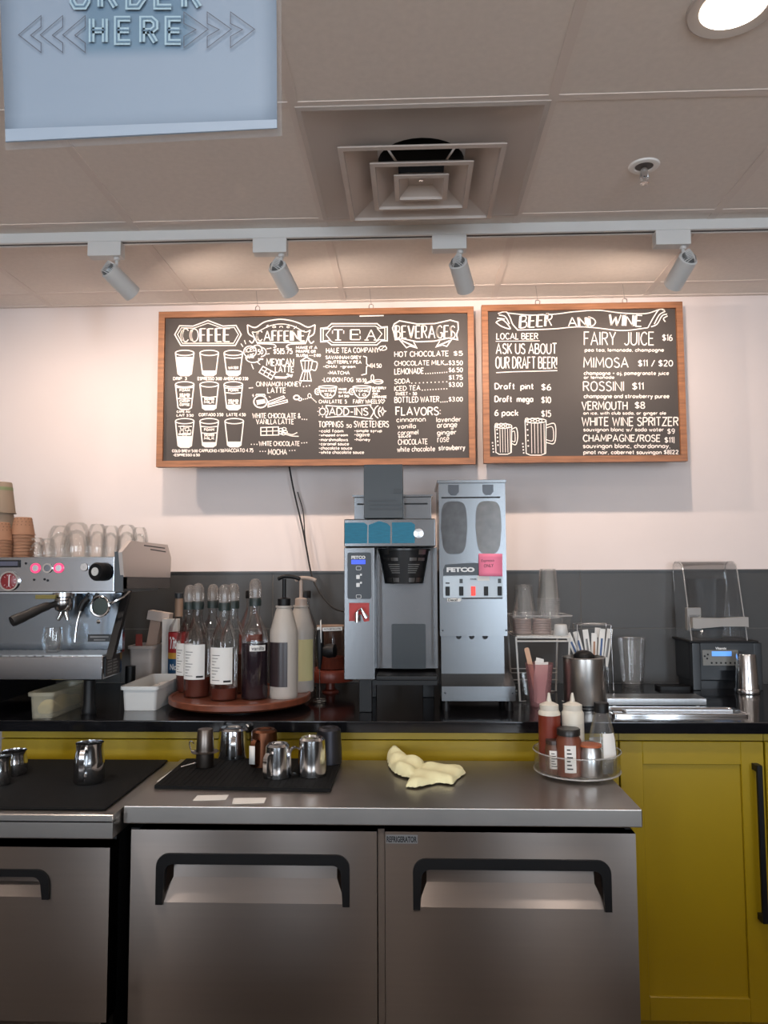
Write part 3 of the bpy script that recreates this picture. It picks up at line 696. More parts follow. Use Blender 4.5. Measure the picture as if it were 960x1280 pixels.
def mug(u0, v0, u1, v1, hu):
    e = 10; c = (u0+u1)/2; r = (u1-u0)/2
    p.ell(c, v0+e, r, e, 4).line([(u0, v0+e), (u0+5, v1-8), (c-r*.5, v1), (c+r*.5, v1), (u1-2, v1-8), (u1, v0+e)], 4)
    for k in (.3, .45, .6, .75, .9): p.line([(u0+(u1-u0)*k, v0+22), (u0+(u1-u0)*k+2, v1-8)], 2.5)
    for k in range(6): p.ell(u0+8+8*k*(u1-u0)/62, v0+4+(k % 2)*6, 7, 6, 3)
    p.dots(u0+10, v0+26, u0+14, v1-40, 5)
    h0 = v0+(v1-v0)*.18; h1 = v0+(v1-v0)*.68
    p.line([(u1, h0), (hu-6, h0-6), (hu, (h0+h1)/2), (hu-8, h1), (u1, h1-4)], 4, smooth=True).line([(u1, h0+12), (hu-14, h0+10), (hu-12, h1-14), (u1, h1-16)], 3, smooth=True)
    p.dots(u0-10, v1-50, u0-6, v1-10, 4); p.done('chalk_mug_drawing')
mug(82, 575, 156, 708, 182); mug(214, 552, 306, 712, 348)
for s, u0, v0, u1, v1, b in (('FAIRY  JUICE', 470, 172, 778, 234, .012), ('$16', 812, 182, 858, 216, .012), ('pea tea, lemonade, champagne', 474, 244, 820, 266, .02), ('MIMOSA', 468, 284, 666, 332, .015), ('$11 / $20', 706, 294, 860, 328, .01),
    ('champagne + oj, pomegranate juice', 470, 344, 842, 368, .025), ('or lemonade', 470, 364, 604, 380, .025), ('ROSSINI', 466, 388, 646, 434, .015), ('$11', 680, 392, 732, 430, .01), ('champagne and strawberry puree', 470, 444, 844, 470, .025),
    ('VERMOUTH', 460, 476, 662, 516, .015), ('$8', 692, 476, 738, 512, .01), ('on ice, with club soda, or ginger ale', 468, 520, 830, 540, .03), ('WHITE WINE SPRITZER', 460, 544, 884, 586, .02), ('sauvignon blanc w/ soda water', 468, 590, 820, 614, .025), ('$9', 834, 594, 868, 622, .01),
    ('CHAMPAGNE/ROSE', 466, 620, 806, 656, .02), ('$11|', 822, 630, 866, 662, .01), ('sauvingon blanc, chardonnay,', 466, 660, 848, 688, .015), ('pinot noir, cabernet sauvingon $8|22', 468, 686, 884, 714, .015)):
    p.text(s, u0, v0, u1, v1, b)
p.done()

# ================================================================== COUNTER RUN
ZS, YS0 = .955, 2.30
tag(MB().box(XL+.02, XR-.02, YS0, YW-.015, ZS-.034, ZS, .003).build('worktop', M_STONE), 'long black stone worktop along the back wall', 'worktop')
YD = 2.335
def base_unit(x0, x1, label, doors):
    t = thing('base_cabinet', label, 'cabinet', ((x0+x1)/2, YD+.3, 0), 'yellow base cabinets under the worktop')
    w = (x1-x0)/2; y = -.3
    MB().box(-w, w, y+.022, .40, .1, ZS-.0345).box(-w, w, y+.07, .40, 0, .1).build('carcass', M_YELLOW, t)
    MB().box(-w, w, y+.004, y+.022, .895, ZS-.0345).build('top_rail', M_YELLOW, t)
    n = doors
    if not n: MB().box(-w+.0015, w-.0015, y, y+.021, .105, .892, .0015, 1).build('front_panel', M_YELLOW, t)
    for k in range(n):
        a = -w+2*w*k/n+.0015; b = -w+2*w*(k+1)/n-.0015; z0, z1 = .105, .892; s = .066; r = .009
        d = MB().box(a, a+s, y, y+.021, z0, z1, .0015, 1).box(b-s, b, y, y+.021, z0, z1, .0015, 1).box(a+s, b-s, y, y+.021, z0, z0+s, .0015, 1).box(a+s, b-s, y, y+.021, z1-s, z1, .0015, 1)
        d.box(a+s, b-s, y+r, y+.0205, z0+s, z1-s)
        d = d.build('door', M_YELLOW, t)
        hx = b-.028; h = MB().box(hx-.008, hx+.008, y-.036, y-.026, .392, .832, .0015, 1)
        h.box(hx-.008, hx+.008, y-.03, y, .814, .832).box(hx-.008, hx+.008, y-.03, y, .392, .41)
        h.build('handle', M_BLACK, d)
    return t
xa = at(776, 1000, YD).x; xb = at(957.5, 1000, YD).x
base_unit(xa, xb, 'yellow shaker cabinet with tall black bar handle, right of the fridge', 1)
base_unit(xb+.002, xb+.862, 'yellow cabinet beyond the tall black bar handle, mostly past the picture edge', 2)
base_unit(xa-1.86, xa-.002, 'long plain yellow cabinet run hidden behind the two fridges', 0)

# ================================================================== FRIDGES
def fridge_door(t, x0, x1, z0, z1, y, hx0, hx1, hz0, hz1, wide_bar=.024):
    """steel door with a scooped grip under a black grip frame; hx/hz bound the black frame outside"""
    d = MB(); dep = .055
    H0, H1, HT = hx0, hx1, hz1
    hx0, hx1, hz1 = hx0+.010, hx1-.010, hz1-.010
    XS, ZS_ = (x0, hx0, hx1, x1), (z0, hz0, hz1, z1)
    for i in range(3):
        for j in range(3):
            if (i, j) != (1, 1): d.quad((XS[i], y, ZS_[j]), (XS[i+1], y, ZS_[j]), (XS[i+1], y, ZS_[j+1]), (XS[i], y, ZS_[j+1]))
    for i in range(3):
        for zz_ in (z0, z1): d.quad((XS[i], y, zz_), (XS[i+1], y, zz_), (XS[i+1], y+dep, zz_), (XS[i], y+dep, zz_))
        for xx_ in (x0, x1): d.quad((xx_, y, ZS_[i]), (xx_, y+dep, ZS_[i]), (xx_, y+dep, ZS_[i+1]), (xx_, y, ZS_[i+1]))
    zm = hz0+(hz1-hz0)*.46; g = .034; i0, i1 = hx0+.022, hx1-.022
    d.quad((hx0, y, hz0), (hx1, y, hz0), (i1, y+g*.8, zm), (i0, y+g*.8, zm))
    d.quad((i0, y+g*.8, zm), (i1, y+g*.8, zm), (i1, y+g, hz1), (i0, y+g, hz1))
    d.bm.faces.new([d.bm.verts.new(q) for q in ((hx0, y, hz0), (i0, y+g*.8, zm), (i0, y+g, hz1), (hx0, y, hz1))])
    d.bm.faces.new([d.bm.verts.new(q) for q in ((hx1, y, hz0), (i1, y+g*.8, zm), (i1, y+g, hz1), (hx1, y, hz1))])
    d.quad((hx0, y, hz1), (hx1, y, hz1), (i1, y+g, hz1), (i0, y+g, hz1))
    bmesh.ops.remove_doubles(d.bm, verts=d.bm.verts[:], dist=1e-5)
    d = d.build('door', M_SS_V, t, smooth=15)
    hx0, hx1, hz1 = H0, H1, HT
    wv, wb = .016, wide_bar; r = .03; zb0 = hz0-.004
    outer = [(hx0, zb0)]+[(hx0+r-r*math.cos(a), hz1-r+r*math.sin(a)) for a in [i*PI/12 for i in range(7)]]+[(hx1-r+r*math.sin(a), hz1-r+r*math.cos(a)) for a in [i*PI/12 for i in range(7)]]+[(hx1, zb0)]
    q = .02
    inner = [(hx1-wv, zb0)]+[(hx1-wv-.004-q+q*math.cos(a), hz1-wb-q+q*math.sin(a)) for a in [i*PI/12 for i in range(7)]]+[(hx0+wv+.004+q-q*math.sin(a), hz1-wb-q+q*math.cos(a)) for a in [i*PI/12 for i in range(7)]]+[(hx0+wv, zb0)]
    gr = MB(); n = len(outer); inn = inner[::-1]
    rings = []
    for (a, b), (c2, e) in zip(outer, inn): rings.append([(a, y-.006, b), (c2, y-.006, e), (c2, y+.02, e), (a, y+.02, b)])
    gr.rings(rings, True, True, True); gr.build('grip', M_BLACK, d, smooth=30)
    return d
ZF, YF = .85, 1.825
fx0, fx1 = at(154, 1010, YF).x, at(803, 1012, YF).x
t = thing('undercounter_fridge', 'stainless worktop fridge with two doors in front of the yellow cabinets', 'fridge', ((fx0+fx1)/2, YF, 0))
cx = (fx0+fx1)/2; w = (fx1-fx0)/2; zt0 = ZF-.041
top = MB().box(-w, w, 0, .445, zt0, ZF, .003); top.build('top_slab', M_SS_T, t)
yd = .012
X = lambda px, py=1100: at(px, py, YF+yd).x-cx
Zd = lambda py, px=480: at(px, py, YF+yd).z
MB().box(-w+.012, w-.012, yd+.058, .44, .10, zt0-.0005).build('cabinet_body', mat('fridge_body_black', C(14, 14, 16), .5), t)
MB().box(-w+.014, -w+.034, yd+.004, yd+.0575, .16, zt0-.014).box(w-.03, w-.016, yd+.03, yd+.0575, .16, zt0-.014).build('side_post', M_BLACK, t)
zt = Zd(1039.5)
dl = fridge_door(t, X(163), X(471), .16, zt, yd, X(196, 1070), X(437, 1070), Zd(1131), Zd(1068.5))
dr = fridge_door(t, X(481.5), X(796), .16, zt, yd, X(516, 1070), X(763, 1070), Zd(1133.5), Zd(1072))
MB().box(X(471)+.002, X(481.5)-.002, yd+.02, yd+.0575, .16, zt).build('mullion', M_SS_V, t)
a, b = X(482.5), X(522.5); z1, z0 = Zd(1043.2), Zd(1054)
pl = MB().box(a, b, yd-.0015, yd-.0001, z0, z1).build('nameplate', mat('plate_silver', C(150, 150, 150), .4, .8), dr)
tx = MB(); put_text(tx, 'REFRIGERATOR', box_map((a+.002, yd-.0022, z0+.003), (b-.002, yd-.0022, z0+.003), (a+.002, yd-.0022, z1-.003), (b-.002, yd-.0022, z1-.003)), .03)
tx.build('lettering', M_INK, dr, smooth=0)
for sx in (-1, 1):
    for yy in (.09, .40): MB().lathe([(.028, 0), (.03, .01), (.03, .045), (.012, .05), (.012, .10)], c=(sx*(w-.08), yy, 0), seg=16).build('foot', M_BLACK, t)
# left neighbour
YF2 = 1.775; ZF2 = .845
gx1 = fx0-.004; gx0 = gx1-.92
t = thing('undercounter_fridge', 'stainless fridge with black mat on top, left of the two-door fridge', 'fridge', (gx0, YF2, 0))
W2 = .92
MB().box(0, W2, 0, .49, ZF2-.055, ZF2-.012, .003).box(0, W2, .0, .02, ZF2-.02, ZF2-.0005, .002, 1).box(0, W2, .02, .49, ZF2-.0125, ZF2-.001).build('top_slab', M_SS_T, t)
MB().box(.01, W2-.02, .075, .485, .10, ZF2-.0555).build('cabinet_body', mat('fridge_body_black', C(14, 14, 16), .5), t)
zz = at(60, 1059, YF2+.015).z; zb_ = at(60, 1277, YF2+.015).z; xr = at(136.5, 1100, YF2+.015).x-gx0
Zq = lambda py: at(40, py, YF2+.015).z
h1 = at(63, 1090, YF2+.015).x-gx0
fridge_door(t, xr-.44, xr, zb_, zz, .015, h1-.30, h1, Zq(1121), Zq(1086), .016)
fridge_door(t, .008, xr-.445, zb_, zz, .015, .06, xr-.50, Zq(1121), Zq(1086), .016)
MB().box(.01, W2-.03, .03, .075, zb_-.06, zb_-.006).build('kick_panel', M_SS_V, t)
for sx in (.08, W2-.09):
    for yy in (.1, .43): MB().lathe([(.025, 0), (.025, .02), (.015, .03), (.015, .10)], c=(sx, yy, 0), seg=14).build('foot', M_BLACK, t)
tag(MB().box(gx0+.004, gx1-.03, YF2+.03, YF2+.485, ZF2, ZF2+.006, .002, 1).build('bar_mat', M_RUBBER), 'wide black rubber mat covering the top of the left fridge', 'mat')
ZM2 = ZF2+.006

# ================================================================== THINGS ON THE FRIDGE
pts = [onz(193, 986, ZF), onz(413, 990.5, ZF), onz(427, 952, ZF), onz(233, 952, ZF)]
mm = MB().pz([(q.x, q.y) for q in pts], ZF+.0004, ZF+.009)
mo = mm.build('bar_mat', M_RUBBER, smooth=20); tag(mo, 'black ribbed rubber mat under the upturned pitchers on the steel fridge top', 'mat')
rb = MB(); A, B, Cc, D = [q.copy() for q in pts]
for k in range(1, 30):
    s = k/30; a = A.lerp(B, s); d2 = D.lerp(Cc, s); e = (d2-a)*.03
    rb.tube([(a.x+e.x, a.y+e.y, ZF+.009), (d2.x-e.x, d2.y-e.y, ZF+.009)], .0013, 4)
rb.build('mat_rib', M_RUBBER, mo)
ZM = ZF+.0105
def spot(px, py, z, w):
    """centre and radius of a round thing whose base front edge shows at (px,py), w pixels wide"""
    q = onz(px, py, z); r = w/2*q.y/FPX
    d = ray(px, py); s = (q.y+r)/q.y
    return Vector((q.x*s, q.y+r, z)), r
def top_z(px, py, Y): return at(px, py, Y).z
def pitcher(px, py, w, pyt, label, m, ang, upside=True, z=None, tagged=False, group='steel milk pitchers', name='milk_pitcher', hw=.014, taper=.9, handle=True):
    z = ZM if z is None else z
    c, r = spot(px, py, z, w); h = top_z(px, pyt, c.y)-z
    t = thing(name, label, 'pitcher' if handle else 'cup', c, group)
    if upside:
        pr = [(r, 0), (r*1.0, .003), (r*.985, h*.35), (r*taper, h-.006), (r*taper-.006, h), (r*.55, h), (r*.52, h-.003), (.001, h-.003)]
    else:
        pr = [(.001, .001), (r*.9, 0), (r, .006), (r*.97, h*.55), (r*.86, h*.85), (r*.9, h), (r*.87, h), (r*.83, h*.85), (r*.93, h*.5), (r*.9, .004), (.001, .004)]
    MB().lathe(pr, seg=36, cap=False).build('body', m, t)
    if handle:
        a = math.radians(ang); u = Vector((math.cos(a), math.sin(a), 0)); lat = Vector((-u.y, u.x, 0))
        z0, z1 = (.12*h, .72*h) if upside else (.2*h, .85*h)
        path = [u*(r*.95)+Vector((0, 0, z1)), u*(r+.012)+Vector((0, 0, z1+.006)), u*(r+.024)+Vector((0, 0, z1-.004)), u*(r+.025)+Vector((0, 0, (z0+z1)/2)), u*(r+.022)+Vector((0, 0, z0)), u*(r+.008)+Vector((0, 0, z0-.004))]
        path = bez(path, 4); hb = MB()
        rg = []
        for i, q in enumerate(path):
            tt = (path[min(i+1, len(path)-1)]-path[max(i-1, 0)]).normalized(); nn = tt.cross(lat)
            rg.append([q+lat*hw*.5+nn*.002, q-lat*hw*.5+nn*.002, q-lat*hw*.5-nn*.002, q+lat*hw*.5-nn*.002])
        hb.rings(rg, True, True, True); ho = hb.build('handle', m, t, smooth=50)
        if tagged:
            q = u*(r+.0278); b = MB(); zz0, zz1 = z0+.004, z1-.006
            b.quad(q+lat*.0085+Vector((0, 0, zz0)), q-lat*.0085+Vector((0, 0, zz0)), q-lat*.0085+Vector((0, 0, zz1)), q+lat*.0085+Vector((0, 0, zz1)))
            b.build('label_strip', M_PAPER, ho, solid=.0008)
    return t
M_COPPER = mat('copper_brown_steel', C(104, 66, 48), .32, 1)
M_DARKCUP = mat('dark_gunmetal', C(60, 60, 66), .4, .85)
M_DULL = mat('dull_steel', C(120, 112, 106), .34, 1)
pitcher(292, 950, 41, 909, 'tall upturned steel milk pitcher beside the jigger on the black mat', M_CHROME, -78, hw=.013)
pitcher(330, 960, 35, 911, 'copper-brown upturned pitcher with a white label on its handle', M_COPPER, -108, tagged=True)
pitcher(347, 975, 33, 929, 'small upturned steel milk pitcher at the front centre of the mat', M_CHROME, -112, hw=.011)
pitcher(390, 973, 36, 921, 'upturned steel pitcher at the right front of the mat, handle to the left', M_CHROME, -150, hw=.011)
pitcher(411, 957, 33, 909, 'dark gunmetal upturned cup at the back right of the black mat', M_DARKCUP, 0, handle=False, name='metal_cup', group='')
c, r = spot(256, 961, ZM, 23)
h = top_z(256, 911, c.y)-ZM
t = thing('cocktail_jigger', 'slim dull steel jigger cup with a strainer collar, leftmost on the mat', 'jigger', c)
MB().lathe([(r*.95, 0), (r, .003), (r*.95, h*.33), (r*.98, h*.36), (r*.82, h-.003), (r*.75, h), (.001, h)], seg=28, cap=False).build('body', M_DULL, t)
cl = MB(); cl.lathe([(r*1.0, h*.40), (r*1.45, h*.385), (r*1.5, h*.40), (r*1.0, h*.42)], seg=28, cap=False); cl.build('collar', M_DULL, t)
sp = MB(); sp.tube(bez([(-r, 0, h*.4), (-r-.012, -.002, h*.42), (-r-.018, -.002, h*.62), (-r-.012, -.002, h*.68), (-r-.006, 0, h*.6)], 5), .0016)
sp.tube([(-r*.9, -.01, .012), (-r-.02, -.012, .006), (-r-.035, -.02, .003)], .0022)
sp.build('wire_hook', M_CHROME, t)
pitcher(111, 983, 38, 928, 'steel milk pitcher standing alone on the left black mat', M_CHROME, -84, False, ZM2, hw=.012)
pitcher(17, 972, 33, 938, 'short steel pitcher beside the left picture edge, rear of two', M_CHROME, 190, False, ZM2, hw=.012)
pitcher(0, 984, 26, 946, 'short steel pitcher cut off by the left picture edge, front of two', M_CHROME, 190, False, ZM2, hw=.012)
# paper labels on the fridge top
def sticker(pxs, label, name='paper_label'):
    P = [onz(a, b, ZF) for a, b in pxs]; cc = sum(P, Vector())/4
    t = MB().pz([(q.x-cc.x, q.y-cc.y) for q in P], 0.0002, .0008).build(name, M_PAPER, loc=cc, smooth=0)
    return tag(t, label, 'label', 'white labels stuck on the fridge top')
sticker([(241, 1001), (282, 1000), (286, 994), (247, 994.5)], 'small blank white paper label on the fridge top, left of the pair')
sticker([(290, 1005), (330, 1004), (333, 997.5), (292, 998)], 'small blank white paper label on the fridge top, right of the pair')
sticker([(196, 977), (201, 977), (238, 951.5), (232, 951)], 'long thin white label strip along the left edge of the fridge top')
# folded cloth
M_CLOTH = mat('pale_yellow_cloth', C(222, 218, 176), .9, bump=.5, bscale=500)
def inside(poly, x, y):
    c = False; n = len(poly)
    for i in range(n):
        (x1, y1), (x2, y2) = poly[i], poly[i-1]
        if (y1 > y) != (y2 > y) and x < (x2-x1)*(y-y1)/(y2-y1)+x1: c = not c
    return c
def edist(poly, x, y):
    d = 9
    for i in range(len(poly)):
        a = Vector(poly[i-1]); b = Vector(poly[i]); q = Vector((x, y)); ab = b-a
        s = max(0, min(1, (q-a).dot(ab)/max(ab.length_squared, 1e-12))); d = min(d, (a+ab*s-q).length)
    return d
lob = lambda l: [(lambda q: (q.x, q.y))(onz(460+u/2.667, 900+v/2.667, ZF)) for u, v in l]
L1 = lob([(60, 128), (78, 112), (104, 118), (150, 148), (195, 156), (165, 182), (150, 202), (120, 198), (85, 185), (66, 160)])
L2 = lob([(185, 160), (250, 160), (318, 168), (328, 184), (298, 205), (286, 222), (232, 216), (162, 233), (124, 229), (134, 205), (155, 185)])
cl = MB(); allp = L1+L2; st = .0032
cxm = sum(a for a, b in allp)/len(allp); cym = sum(b for a, b in allp)/len(allp)
xa_, xb_ = min(a for a, b in allp), max(a for a, b in allp); ya_, yb_ = min(b for a, b in allp), max(b for a, b in allp)
grid = {}
nx = int((xb_-xa_)/st)+3; ny = int((yb_-ya_)/st)+3
for i in range(nx):
    for j in range(ny):
        x = xa_+(i-1)*st; y = ya_+(j-1)*st; hh = -1
        for poly, H0 in ((L1, .030), (L2, .020)):
            if inside(poly, x, y):
                d2 = edist(poly, x, y); e = min(1, d2/.026); hh = max(hh, .004+H0*math.sqrt(max(0, 1-(1-e)**2))*(.85+.16*math.sin(x*46+y*70)+.07*math.sin(x*95-y*60+1)))
        if hh > 0: grid[i, j] = cl.bm.verts.new((x-cxm, y-cym, hh))
for (i, j) in list(grid):
    q = [(i, j), (i+1, j), (i+1, j+1), (i, j+1)]
    if all(k in grid for k in q): cl.bm.faces.new([grid[k] for k in q])
bmesh.ops.delete(cl.bm, geom=[v for v in cl.bm.verts if not v.link_faces], context='VERTS')
be = [e for e in cl.bm.edges if len(e.link_faces) == 1]
ex = bmesh.ops.extrude_edge_only(cl.bm, edges=be)
for v in [g for g in ex['geom'] if isinstance(g, bmesh.types.BMVert)]: v.co.z = .0005
o = cl.build('cleaning_cloth', M_CLOTH, loc=(cxm, cym, ZF), smooth=70)
md = o.modifiers.new('soft', 'SMOOTH'); md.factor = .5; md.iterations = 8
tag(o, 'crumpled pale yellow cleaning cloth lying on the fridge top', 'cloth')

# turntable of sauces
c, r = spot(721.5, 981, ZF, 104); r = .115
c.y = onz(721.5, 981, ZF).y+r; c.x = at(721.5, 970, c.y).x
t = thing('turntable_organizer', 'round clear plastic turntable caddy on the right of the fridge top', 'turntable', c)
MB().lathe([(.085, .0005), (.09, .006), (r, .008), (r, .012), (.001, .012)], seg=48, cap=False).build('base', M_PLAST, t)
hw_ = .062
MB().lathe([(r-.002, .012), (r, hw_), (r+.0015, hw_+.002), (r-.001, hw_+.002), (r-.004, .012)], seg=48, cap=False).build('rim_wall', M_GLASS, t)
MB().tube([((r+.001)*math.cos(a), (r+.001)*math.sin(a), hw_) for a in [2*PI*i/48 for i in range(48)]], .0016, 6, True).build('rim_edge', M_EDGE, t)
MB().tube([((r-.001)*math.cos(a), (r-.001)*math.sin(a), .010) for a in [2*PI*i/48 for i in range(48)]], .002, 6, True).build('base_edge', M_EDGE, t)
ZT = ZF+.0125
TC = c
def onT(px, pyb, w):
    q, r = spot(px, pyb, ZT, w); v = Vector((q.x-TC.x, q.y-TC.y, 0)); lim = .108-r
    if v.length > lim: q = Vector((TC.x, TC.y, ZT))+v.normalized()*lim
    return q, r
def onT_(px, pyb, w):   # things standing in the caddy: base front pixel, pixel width
    return spot(px, pyb, ZT, w)
def squeeze(px, pyb, w, pyt, pyl, label, mfill, mbody):
    q, r = onT(px, pyb, w); H = top_z(px, pyt, q.y)-ZT; zl = top_z(px, pyl, q.y)-ZT
    t = thing('squeeze_bottle', label, 'squeeze bottle', q, 'squeeze bottles in the caddy')
    MB().lathe([(.001, .001), (r*.95, 0), (r, .004), (r, zl)], seg=28, cap=False).build('filled_body', mfill, t)
    hs = H*.80
    MB().lathe([(r, zl), (r, hs*.93), (r*.8, hs*.99)], seg=28, cap=False).build('body', mbody, t)
    MB().lathe([(r*.84, hs*.94), (r*.86, hs*.95), (r*.86, hs*1.06), (r*.5, hs*1.09), (r*.24, hs*1.11), (r*.1, H), (.001, H)], seg=28, cap=False).build('nozzle_cap', mat('translucent_cap', C(204, 198, 186), .4), t)
M_SAUCE = mat('red_brown_sauce', C(112, 44, 30), .35)
M_POLY = mat('white_poly', C(206, 200, 186), .4); M_POLY2 = mat('milky_white', C(196, 192, 180), .35)
squeeze(688, 965, 27, 866, 893, 'squeeze bottle of red-brown sauce in the turntable caddy', M_SAUCE, M_POLY)
squeeze(717.5, 966, 27, 866, 903, 'squeeze bottle of white sauce in the turntable caddy', M_POLY2, M_POLY)
def jar(px, pyb, w, pyt, label, mbody, mlid, lidh, lab=None, la0=-120, la1=-60, cat='jar', name='spice_jar', lr=.93, lettering=True):
    q, r = onT(px, pyb, w); H = top_z(px, pyt, q.y)-ZT
    t = thing(name, label, cat, q)
    hb = H-lidh
    MB().lathe([(.001, .001), (r*.94, 0), (r, .005), (r, hb*.86), (r*.82, hb*.97), (r*.82, hb)], seg=32, cap=False).build('body', mbody, t)
    MB().lathe([(r*lr, hb-.001), (r*lr, H-.002), (r*(lr-.05), H), (.001, H)], seg=32, cap=False).build('lid', mlid, t)
    if lab:
        z0, z1 = lab[0]*hb, lab[1]*hb; n = 10; L = MB(); rr = r+.0006
        A = [math.radians(la0+(la1-la0)*i/n) for i in range(n+1)]
        L.rings([[(rr*math.cos(a), rr*math.sin(a), z) for a in A] for z in (z0, z1)], False)
        lo = L.build('label_print', M_PAPER, t)
        if lettering:
            s = MB(); rr += .0005
            for k in range(6):
                z = z0+(z1-z0)*(.12+.14*k); i0 = 2; i1 = 8-(k % 3)
                s.rings([[(rr*math.cos(a), rr*math.sin(a), zz) for a in A[i0:i1]] for zz in (z, z+(z1-z0)*.05)], False)
            s.build('label_lines', M_INK, lo)
    return t
jar(708, 976, 31, 910, 'spice jar with black lid and white label, front of the caddy', mat('spice_orange', C(108, 58, 40), .4), mat('jar_lid_black', C(30, 27, 26), .35), .016, (.12, .78), -120, -68)
jar(683, 971, 21, 924, 'small brown jar with dark lid at the left of the caddy', mat('spice_brown', C(92, 60, 44), .4), mat('jar_lid_brown', C(52, 36, 30), .4), .010, (.2, .8), -130, -60)
jar(745, 977, 29, 930, 'brushed steel shaker tin with an orange top in the caddy', M_SS, mat('orange_lid', C(156, 84, 50), .5), .004, None, name='shaker_tin', cat='tin', lr=.99)
q, r = onT(754, 969, 36); H = top_z(752, 878, q.y)-ZT
t = thing('glass_bottle', 'conical clear glass bottle with a black cap in the caddy', 'bottle', q)
MB().lathe([(.001, .001), (r*.95, 0), (r, .006), (r*.98, H*.22), (r*.88, H*.50), (r*.58, H*.79), (r*.44, H*.86), (r*.42, H*.88)], seg=32, cap=False).build('body', M_PLAST, t)
MB().lathe([(.001, .003), (r*.9, .003), (r*.95, H*.22), (r*.87, H*.46), (.001, H*.46)], seg=28, cap=False).build('contents', glass('clear_syrup', (.86, .88, .9, 1), .05, .3, .2, (.6, .64, .66, 1)), t)
MB().lathe([(r*.5, H*.86), (r*.5, H-.002), (r*.46, H), (.001, H)], seg=24, cap=False).build('cap', M_BLACK, t)
lb = MB(); 
A = [math.radians(-100+60*i/8) for i in range(9)]
lb.rings([[((r*k_+.0012)*math.cos(a), (r*k_+.0012)*math.sin(a), H*z_) for a in A] for k_, z_ in ((.98, .22), (.88, .50), (.80, .58))], False)
lb.build('label_print', M_PAPER, t)

# ================================================================== COFFEE BREWER
YBr = 2.42
bx = lambda px: at(px, 760, YBr).x; bz = lambda py: at(490, py, YBr).z
ox = bx(489)
t = thing('coffee_brewer', 'tall stainless coffee brewer with black basket and keypad column', 'coffee brewer', (ox, YBr, ZS))
x = lambda px: bx(px)-ox; z = lambda py: bz(py)-ZS
M_SSC = mat('brewer_steel', C(112, 113, 115), .26, 1, aniso=.5, tang=(0, 0, 1), noise=.05, nscale=3, bump=.03, bscale=60)
MB().box(x(430), x(468.5), 0, .36, z(850), z(684), .003).build('control_column', M_SSC, t)
MB().box(x(430), x(545.5), .0, .36, z(683.5), z(648.5), .004).build('head_box', M_SSC, t)
MB().box(x(469), x(548), .13, .36, z(842), z(684)).build('back_panel', M_SSC, t)
MB().box(x(544.5), x(547.5), .06, .129, z(838), z(684)).build('side_panel', M_SSC, t)
MB().box(x(441), x(541), .06, .34, z(648), z(619), .002).box(x(439), x(543), .05, .35, z(619), z(616.5)).build('top_box', M_SSC, t)
slot = MB().box(x(445), x(455), .058, .0595, z(629), z(627)).box(x(506), x(536), .058, .0595, z(629), z(627)); slot.build('vent_slot', M_BLACK, t)
hp = MB(); hp.box(x(455), x(504.5), -.004, .10, z(648), z(580.5), .003); hpo = hp.build('hopper_box', mat('hopper_plastic', C(56, 62, 66), .4), t)
g = MB()
for py, a, b in ((626, 461, 496), (631, 463, 504), (636, 463, 504)): g.box(x(a), x(b), -.006, -.004, z(py+1.2), z(py-1.2))
g.box(x(493), x(503), -.0065, -.004, z(617), z(611))
g.build('hopper_ridge', M_DARKGREY, hpo)
# strips of blue tape
M_TAPE = mat('blue_tape', C(18, 112, 140), .6, noise=.12, nscale=40, stretch=(1, 1, 8))
for a, b, pk in ((431, 459, 0), (461, 488, 3), (490.5, 519, 0)):
    pb = 679; tp = MB().py([(x(a), z(pb)), (x(b), z(pb)), (x(b+.5), z(656+(2 if pk else 0))), (x(b-4), z(653+(1 if pk else 0))), (x((a+b)/2), z(653-pk*.6)), (x(a), z(653+pk))], -.0014, -.0003)
    tp.build('tape_strip', M_TAPE, t, smooth=0)
MB().lathe([(.001, 0), (.016, 0), (.016, .002), (.0145, .0025), (.001, .0025)], c=(x(524), -.0005, z(667)), axis=(0, -1, 0), seg=28, cap=False).build('round_badge', M_SS, t)
# keypad
kp = MB().py(rrect(x(434.5), x(464), z(748.5), z(690.5), .006), -.006, 0).build('keypad', mat('keypad_black', C(28, 34, 42), .35), t, smooth=30)
tx = MB(); fy = -.0066
put_text(tx, 'FETCO', box_map((x(439.5), fy, z(698.5)), (x(457), fy, z(698.5)), (x(439.5), fy, z(694.5)), (x(457), fy, z(694.5))), .05)
for py in (710, 745.5): 
    poly = rrect(x(445.5), x(451.5), z(py+2.2), z(py-2.2), .003); stroke2(tx, poly, .0012, lambda a, b: (a, fy, b), True)
for py in (720.5, 730.5):
    fill2(tx, rrect(x(445.5), x(450), z(py+3), z(py-2), .002), lambda a, b: (a, fy, b)); fill2(tx, [(x(450.2), z(py-1)), (x(452.6), z(py-1)), (x(452.6), z(py-3.5)), (x(450.2), z(py-3.5))], lambda a, b: (a, fy, b))
tx.build('keypad_print', M_WHITEINK, kp, smooth=0)
MB().box(x(439.5), x(457), -.0075, -.0055, z(705), z(699.5)).build('display', mat('blue_display', C(38, 70, 214), .3, emit=.9), kp)
# red tap tag and faucet
tg = MB().py([(x(436.5), z(776)), (x(436.5), z(753.5)), (x(461.5), z(753.5)), (x(461.5), z(776)), (x(455), z(777)), (x(452), z(768)), (x(448), z(768)), (x(447), z(776))], -.004, -.0005).build('red_tag', mat('red_vinyl', C(172, 44, 40), .5), t, smooth=0)
ft = MB().tube([(x(447), -.002, z(764)), (x(447), -.03, z(766)), (x(447), -.032, z(777))], .006, 10).tube([(x(447), -.024, z(764)), (x(452), -.026, z(760)), (x(459), -.028, z(772))], [.004, .005, .007], 8)
ft.build('water_tap', M_CHROME, t)
